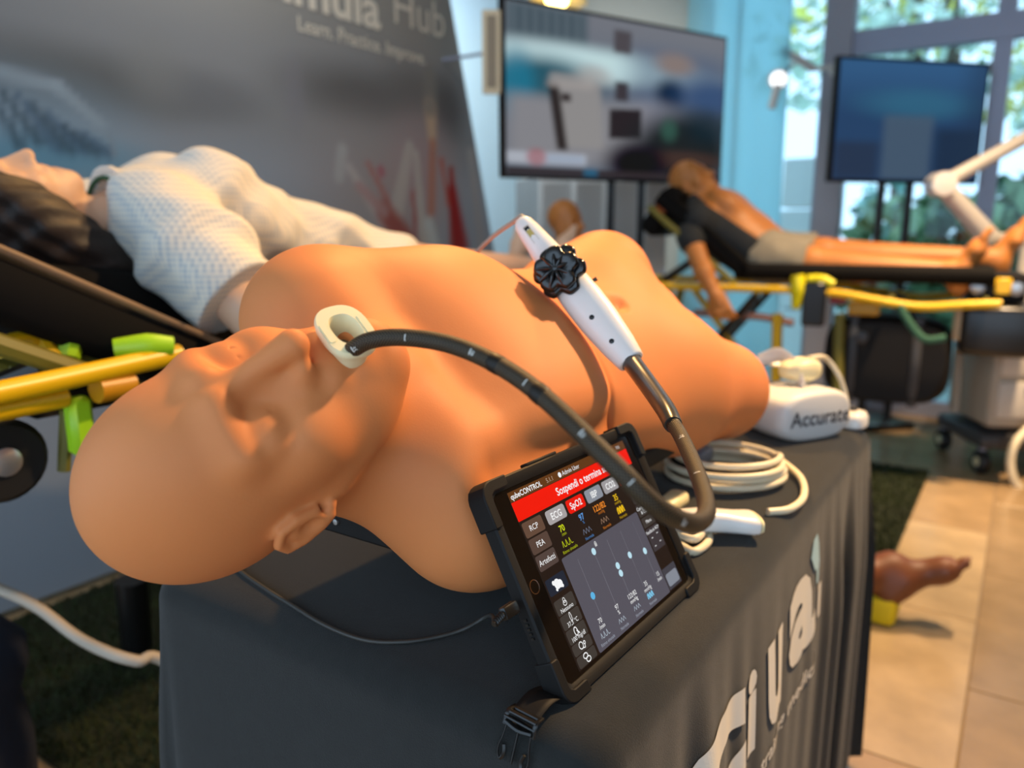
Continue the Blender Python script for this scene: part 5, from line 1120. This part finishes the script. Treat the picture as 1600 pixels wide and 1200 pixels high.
def vest_sdf(p):
    d=torso_m(p)-.012+.004*ns(p,40,.3); d=np.minimum(d,s_path(p,[shM+np.array([0,.02,.0]),shM*.86+elM*.14],[.072,.066]))
    q=(p-nkM.astype(np.float32))@TMm.astype(np.float32); yc=p[:,1]-mc
    opening=np.maximum(np.abs(yc+.0)-(.115+.0*q[:,0]),-(q[:,2]-.0)); front=(q[:,2]>.005)&(np.abs(yc)<.135)&(q[:,0]>.0)
    tor=torso_m(p)-.012; tor=np.maximum(tor,q[:,2]-.045); tor=np.maximum(tor,q[:,0]-.42); d=np.minimum(tor,s_path(p,[shM+np.array([0,.02,.0]),shM*.86+elM*.14],[.074,.068]))
    nk=nrm(p-(nkM-tdir*.03).astype(np.float32))-.085; return np.maximum(d,-nk)
sdf_obj('vest',vest_sdf,nkM-np.array([.25,.40,.35]),nkM+np.array([.5,.40,.25]),.0075,mat('black_vest','#23272a',rough=.85,noise=.1,nscale=20),male,fromM)
pl=thing('head_cushion',fromM(atM(1055,330,.29)),'black padded head block behind the reclining manikin on the right stretcher','cushion')
b=MB(); cc_=fromM(mh+np.array([-.105,0,-.145])); b.box(cc_,(.10,.40,.26),MF@np.array([[math.cos(.65),0,math.sin(.65)],[0,1,0],[-math.sin(.65),0,math.cos(.65)]]),.03,3); obj('cushion_block',b,M_mattr,pl)
b=MB(); b.lathe([(.035,0),(.034,.012),(.02,.016)],fromM(atM(1037,322,.085)),-Y2,14); obj('orange_knob',b,mat('orange_plastic','#a8552a',rough=.4),pl)
# ------------------------------------------------------------------ bust behind
bT=ST(at(884,340,3.75)); bYv=np.array([0,0,1.]); bZv=(U*.0+np.array([.86,-.5,0])); bZv=np.array([bZv@U,bZv@V,0]); bZv/=np.linalg.norm(bZv); BMh=np.stack([np.cross(bYv,bZv),bYv,bZv],1)
def bust_sdf(p):
    d=head_gen(p,bT+np.array([0,0,-.02]),BMh,.86); d=smin(d,s_cap(p,bT+np.array([0,0,-.07]),bT+np.array([0,0,-.17]),.048,.055),.03); d=smin(d,s_ell(p,bT+np.array([0,0,-.25]),(.10,.16,.09),BMh@np.array([[0,1,0],[1,0,0],[0,0,-1]]).T if False else np.stack([BMh[:,2],BMh[:,0],BMh[:,1]],1)),.06)
    return np.maximum(d,(bT[2]-.30)-p[:,2])
sdf_obj('training_bust',bust_sdf,bT-np.array([.22,.22,.33]),bT+np.array([.22,.22,.15]),.006,M_skino,None,Wn,label='small tan head and neck bust standing on a cabinet before the television',cat='bust')
cbn=thing('low_cabinet',W(bT[0],bT[1],0),'low grey cabinet under the tan head bust','cabinet')
b=MB(); b.box(W(bT[0],bT[1],(bT[2]-.30)/2),(.42,.36,bT[2]-.302),TM,.008,1); obj('body',b,M_pan[0],cbn)
b=MB(); b.box(W(bT[0],bT[1]-.186,(bT[2]-.30)/2),(.38,.014,bT[2]-.36),TM,.004,1); dd_=obj('door',b,M_pan[1],cbn)
b=MB(); b.box(W(bT[0]+.14,bT[1]-.197,(bT[2]-.30)*.6),(.014,.014,.10),TM,.003,1); obj('handle',b,M_alu,dd_)
# ------------------------------------------------------------------ medical cart with jointed arm
M_cart=mat('cart_beige','#b3a998',rough=.5); M_arm=mat('arm_white','#cfc8bd',rough=.4)
cd=3.75; cbase=onz(1560,745,0)
cart=thing('medical_cart',cbase,'pale medical cart with a white jointed arm at the right edge','cart')
cx_=np.array([1,-.1,0]);cx_/=np.linalg.norm(cx_);cy_=np.array([-cx_[1],cx_[0],0]);Rc=np.stack([cx_,cy_,ZZ],1); c0=cbase+cx_*.16+cy_*.25
b=MB(); b.box(c0+ZZ*.55,(.44,.42,.66),Rc,.03,3); obj('cart_body',b,M_cart,cart)
for k,z in enumerate((.36,.56,.76)):
    b=MB(); b.box(c0-cy_*.214+ZZ*z,(.38,.016,.17),Rc,.008,2); d_=obj('drawer',b,M_arm,cart); b=MB(); b.box(c0-cy_*.228+ZZ*(z+.05),(.16,.014,.018),Rc,.005,1); obj('handle',b,M_dgrey,d_)
b=MB(); b.box(c0+ZZ*.905,(.48,.46,.04),Rc,.012,2); obj('worktop',b,M_arm,cart)
b=MB(); b.box(c0+ZZ*.16,(.50,.48,.07),Rc,.02,2); obj('base',b,M_dgrey,cart)
b=MB(); b.tube([c0-cx_*.27+ZZ*.95,c0-cx_*.29+ZZ*.70,c0-cx_*.27+ZZ*.25],.022,10,4); obj('side_handle',b,M_cart,cart)
for dx,dy in ((-.22,-.2),(.22,-.2),(-.22,.2),(.22,.2)):
    k=c0+cx_*dx+cy_*dy; b=MB(); b.lathe([(.03,-.02),(.05,-.022),(.058,-.012),(.058,.012),(.05,.022),(.03,.02)],k+ZZ*.058,cx_,18); w=obj('caster_wheel',b,M_tyre,cart); b=MB(); b.lathe([(.022,-.026),(.022,.026)],k+ZZ*.058,cx_,12); obj('hub',b,M_cream,w)
    b=MB(); b.tube([k+ZZ*.13,k+ZZ*.075],.016,8); obj('caster_stem',b,M_alu,cart)
e0=at(1470,288,3.62); e1=at(1640,195,3.55); e2=at(1545,372,3.68)
pc=c0+cx_*.02+cy_*.1
b=MB(); b.tube([pc+ZZ*.9,np.array([pc[0],pc[1],e2[2]])],.03,12); b.tube([np.array([pc[0],pc[1],e2[2]]),e2],.026,10); obj('arm_column',b,M_arm,cart)
b=MB(); b.tube([e2,e0],[.050,.040],12); obj('lower_arm',b,M_arm,cart)
b=MB(); b.lathe([(.03,-.07),(.055,-.065),(.058,.065),(.03,.07)],e0,(e0-CAMP)*np.array([.4,1,0]),18); obj('elbow_joint',b,M_white,cart)
b=MB(); b.tube([e0,e1],[.034,.030],12); obj('upper_arm',b,M_arm,cart)
b=MB(); b.box(e1+cx_*.12+ZZ*.02,(.34,.05,.26),Rc,.01,2); obj('monitor_head',b,M_white,cart)
b=MB(); b.tube([at(1640,640,3.5),at(1588,690,3.45),at(1580,735,3.45),at(1600,770,3.45),at(1640,775,3.4)],.018,10,6); obj('hose',b,M_cable,cart)
# examination lamp near the banner
lm=thing('examination_lamp',at(1272,108,4.72),'white lamp with a round head on a bent arm before the banner','lamp')
la=at(1222,78,4.7);lb=at(1272,108,4.72);lc=at(1216,124,4.66)
b=MB(); b.tube([la,lb],[.028,.026],10); obj('lamp_arm',b,M_white,lm)
pw=W(SMAX-.075,.875,lb[2]-.01); b=MB(); b.tube([lb,lb*.5+pw*.5+ZZ*.01,pw],.016,8); b.lathe([(.045,0),(.045,.012),(.02,.02)],pw+U*.002,-U,14); obj('bracket',b,M_white,lm)
b=MB(); b.lathe([(.02,-.02),(.055,-.015),(.062,.0),(.055,.012),(.02,.016)],lc,lc-CAMP,20); hd_=obj('lamp_head',b,M_white,lm)
b=MB(); b.lathe([(.046,-.003),(.046,.0)],lc-(lc-CAMP)/np.linalg.norm(lc-CAMP)*.018,lc-CAMP,20); obj('lit_lens',b,mat('lamp_lens','#ffffff',emit='#ffffff',estr=1.6),hd_)
b=MB(); b.tube([lc,la*.5+lb*.5+np.array([0,.03,0])],.012,8); b.tube([lc-ZZ*.03,lc-ZZ*.17-np.array([.03,0,0])],.024,10); obj('handle',b,M_white,lm)
# warm wall lamp above the television
wl_=at(870,2,4.7)
wlm=thing('ceiling_lamp',wl_,'warm yellow lamp hanging above the television','lamp')
b=MB(); b.lathe([(.02,.10),(.10,.07),(.19,.0),(.185,-.01),(.09,.055),(.02,.085)],wl_,ZZ,26); obj('lamp_shade',b,mat('lamp_shade','#b7a888',rough=.5),wlm)
b=MB(); b.ell(wl_+ZZ*.01,(.07,.07,.055)); obj('bulb',b,mat('lamp_bulb','#ffe9a0',emit='#ffdf80',estr=14),wlm)
b=MB(); b.tube([wl_+ZZ*.1,np.array([wl_[0],wl_[1],3.2])],.006,6); obj('cord',b,M_blkp,wlm)
# ------------------------------------------------------------------ floor: turf mats, foot, cable, bag
M_turf=mat('turf_base','#1c230b',rough=.95,noise=.3,nscale=40); M_blade=mat('turf_blade','#2c3612',rough=.8,noise=.4,nscale=8)
def mat_turf(poly,label,n):
    P_=np.array(poly); c=P_.mean(0); root=thing('turf_mat',W(c[0],c[1],0),label,'mat','green turf mats on the floor')
    b=MB(); b.prism([tuple(q) for q in P_],ORG0,U,V,ZZ,.0005,.010); obj('mat_base',b,M_turf,root,smooth=False)
    lo_,hi_=P_.min(0),P_.max(0); V_=[];F=[]; k=0
    while k<n:
        q=RNG.uniform(lo_,hi_); 
        a=RNG.uniform(0,6.28); h=RNG.uniform(.012,.024); o=W(q[0],q[1],.009); d=np.array([math.cos(a),math.sin(a),0])*.0035; l=RNG.normal(size=3)*.006; i=len(V_); V_+=[o-d,o+d,o+np.array([l[0],l[1],h])]; F.append((i,i+1,i+2)); k+=1
    obj('turf_blades',(np.array(V_),F),M_blade,root,smooth=False,kind='stuff')
mat_turf([(1.30,.06),(3.55,.06),(3.55,.42),(1.30,.42)],'narrow dark green turf mat on the floor right of the table',9000)
mat_turf([(.24,.66),(.72,.66),(.72,2.35),(.24,2.35)][:0] or [(.22,.75),(2.0,.75),(2.0,2.15),(.22,2.15)],'dark green turf mat on the floor under the left stretcher',26000)
fa=onz(1378,905,.16); 
lg=thing('leg_manikin',onz(1385,945,0),'brown lower leg and foot of a manikin lying on the floor behind the table','manikin')
fl_a=ST(at(1390,888,2.26)); ft_=ST(at(1500,836,2.24)); fdir=ft_-fl_a; 
kneeL=fl_a+np.array([-.30,.32,.0]); kneeL[2]=.075; 
_fw=TM.T@ray(1440,890); _td=fdir/np.linalg.norm(fdir); LUP=np.cross(_td,_fw); LUP=LUP if LUP[2]>0 else -LUP
def legd(p):
    tdir_=fdir/np.linalg.norm(fdir); lgd=(fl_a-kneeL); 
    d=s_path(p,[kneeL,kneeL*.6+fl_a*.4,fl_a],[.065,.060,.042]); d=smin(d,foot_sdf(p,fl_a,tdir_,LUP,1.22,1),.03); return d
sdf_obj('leg_and_foot',legd,np.minimum(kneeL,fl_a)-.2,np.maximum(kneeL,fl_a)+np.array([.25,.25,.25]),.005,M_skind,lg,Wn)
yb=thing('heel_support',onz(1378,965,0),'small yellow foam block under the brown heel on the floor','block')
c=ST(onz(1374,968,0)); b=MB(); b.box(W(c[0]+.02,c[1]+.02,.045),(.14,.13,.085),TM,.02,3); obj('foam_block',b,mat('yellow_foam','#e6c90f',rough=.7),yb)
cw=thing('floor_cable',onz(100,985,.02),'pale cable running over the turf to the table at the left','cable')
b=MB(); b.tube([at(-240,980,1.36),at(-150,905,1.32),at(-60,905,1.30),at(0,921,1.32),at(60,950,1.33),at(120,995,1.32),at(170,1020,1.28),at(214,1033,1.28),at(280,1046,1.32),W(.42,.70,.10),W(.50,.72,.014),W(.8,.74,.014)],.0095,10,8); obj('cord',b,mat('floor_cable_grey','#a89c8c',rough=.6),cw)
# navy bag at the lower left edge
nb=thing('duffel_bag',W(-.45,1.15,0),'navy cloth bag standing on the floor at the lower left corner','bag')
M_navy=mat('navy_cloth','#141a2c',rough=.85,noise=.15,nscale=30)
c=ST(at(-96,1130,1.42)); 
b=MB(); loops(b,[[W(c[0],c[1],z)+np.array([1,0,0])*q[0]+np.array([0,1,0])*q[1] for q in sell(w_,.13*w_/.12,28,2.8)] for z,w_ in ((.0005,.11),(.02,.125),(.16,.128),(.26,.118),(.31,.135),(.36,.135),(.41,.10),(.43,.05))],True); obj('bag_body',b,M_navy,nb)
b=MB(); b.tube([W(c[0],c[1],.42)-np.array([.05,0,0]),W(c[0],c[1],.50),W(c[0],c[1],.42)+np.array([.05,0,0])],.012,8,5); obj('carry_handle',b,M_navy,nb)
# white box and blue tub on the floor beyond the right stretcher
wbx=thing('storage_box',onz(1440,600,0),'white lidded box on the floor beyond the right stretcher','box')
c=onz(1440,575,0)+ZZ*.0; b=MB(); b.box(c+ZZ*.14,(.34,.26,.27),np.eye(3),.02,2); obj('box_body',b,mat('box_white','#c9d6e6',rough=.5),wbx); b=MB(); b.box(c+ZZ*.295,(.37,.29,.035),np.eye(3),.012,2); obj('lid',b,M_white,wbx)
bx=thing('water_bottle',onz(1402,600,0),'pale blue bottle on the floor left of the white lidded box','bottle')
c=onz(1402,590,0); b=MB(); b.lathe([(.045,.0005),(.05,.02),(.05,.22),(.025,.27),(.022,.30)],c,ZZ,18); obj('bottle_body',b,mat('bottle_blue','#5aa6cc',rough=.3),bx); b=MB(); b.lathe([(.026,.30),(.026,.335),(.02,.34)],c,ZZ,14); obj('cap',b,M_white,bx)
# support board under the torso
sb=thing('torso_base',W(.35,.28,.75),'black board with screws lifting the torso above the tablecloth','base')
b=MB(); b.prism([(.060,.19),(.10,.165),(.70,.15),(.72,.40),(.10,.42),(.060,.36)],ORG0,U,V,ZZ,TTOP+.080,TTOP+.105); ob_=obj('board',b,M_blk,sb,smooth=False); bv=ob_.modifiers.new('b','BEVEL'); bv.width=.003; bv.segments=2
for s_,t_ in ((.22,.26),(.22,.36),(.66,.20),(.66,.36)):
    b=MB(); b.lathe([(.018,.0005),(.020,.004),(.016,.080)],W(s_,t_,TTOP),ZZ,16); obj('rubber_foot',b,M_blkp,sb)
for s_,t_ in ((.06,.33),(.06,.205)):
    b=MB(); c=W(.0595,t_,TTOP+.094); b.lathe([(.003,-.001),(.003,.002),(.001,.0022)],c,-U,10); obj('screw',b,M_hub,sb)
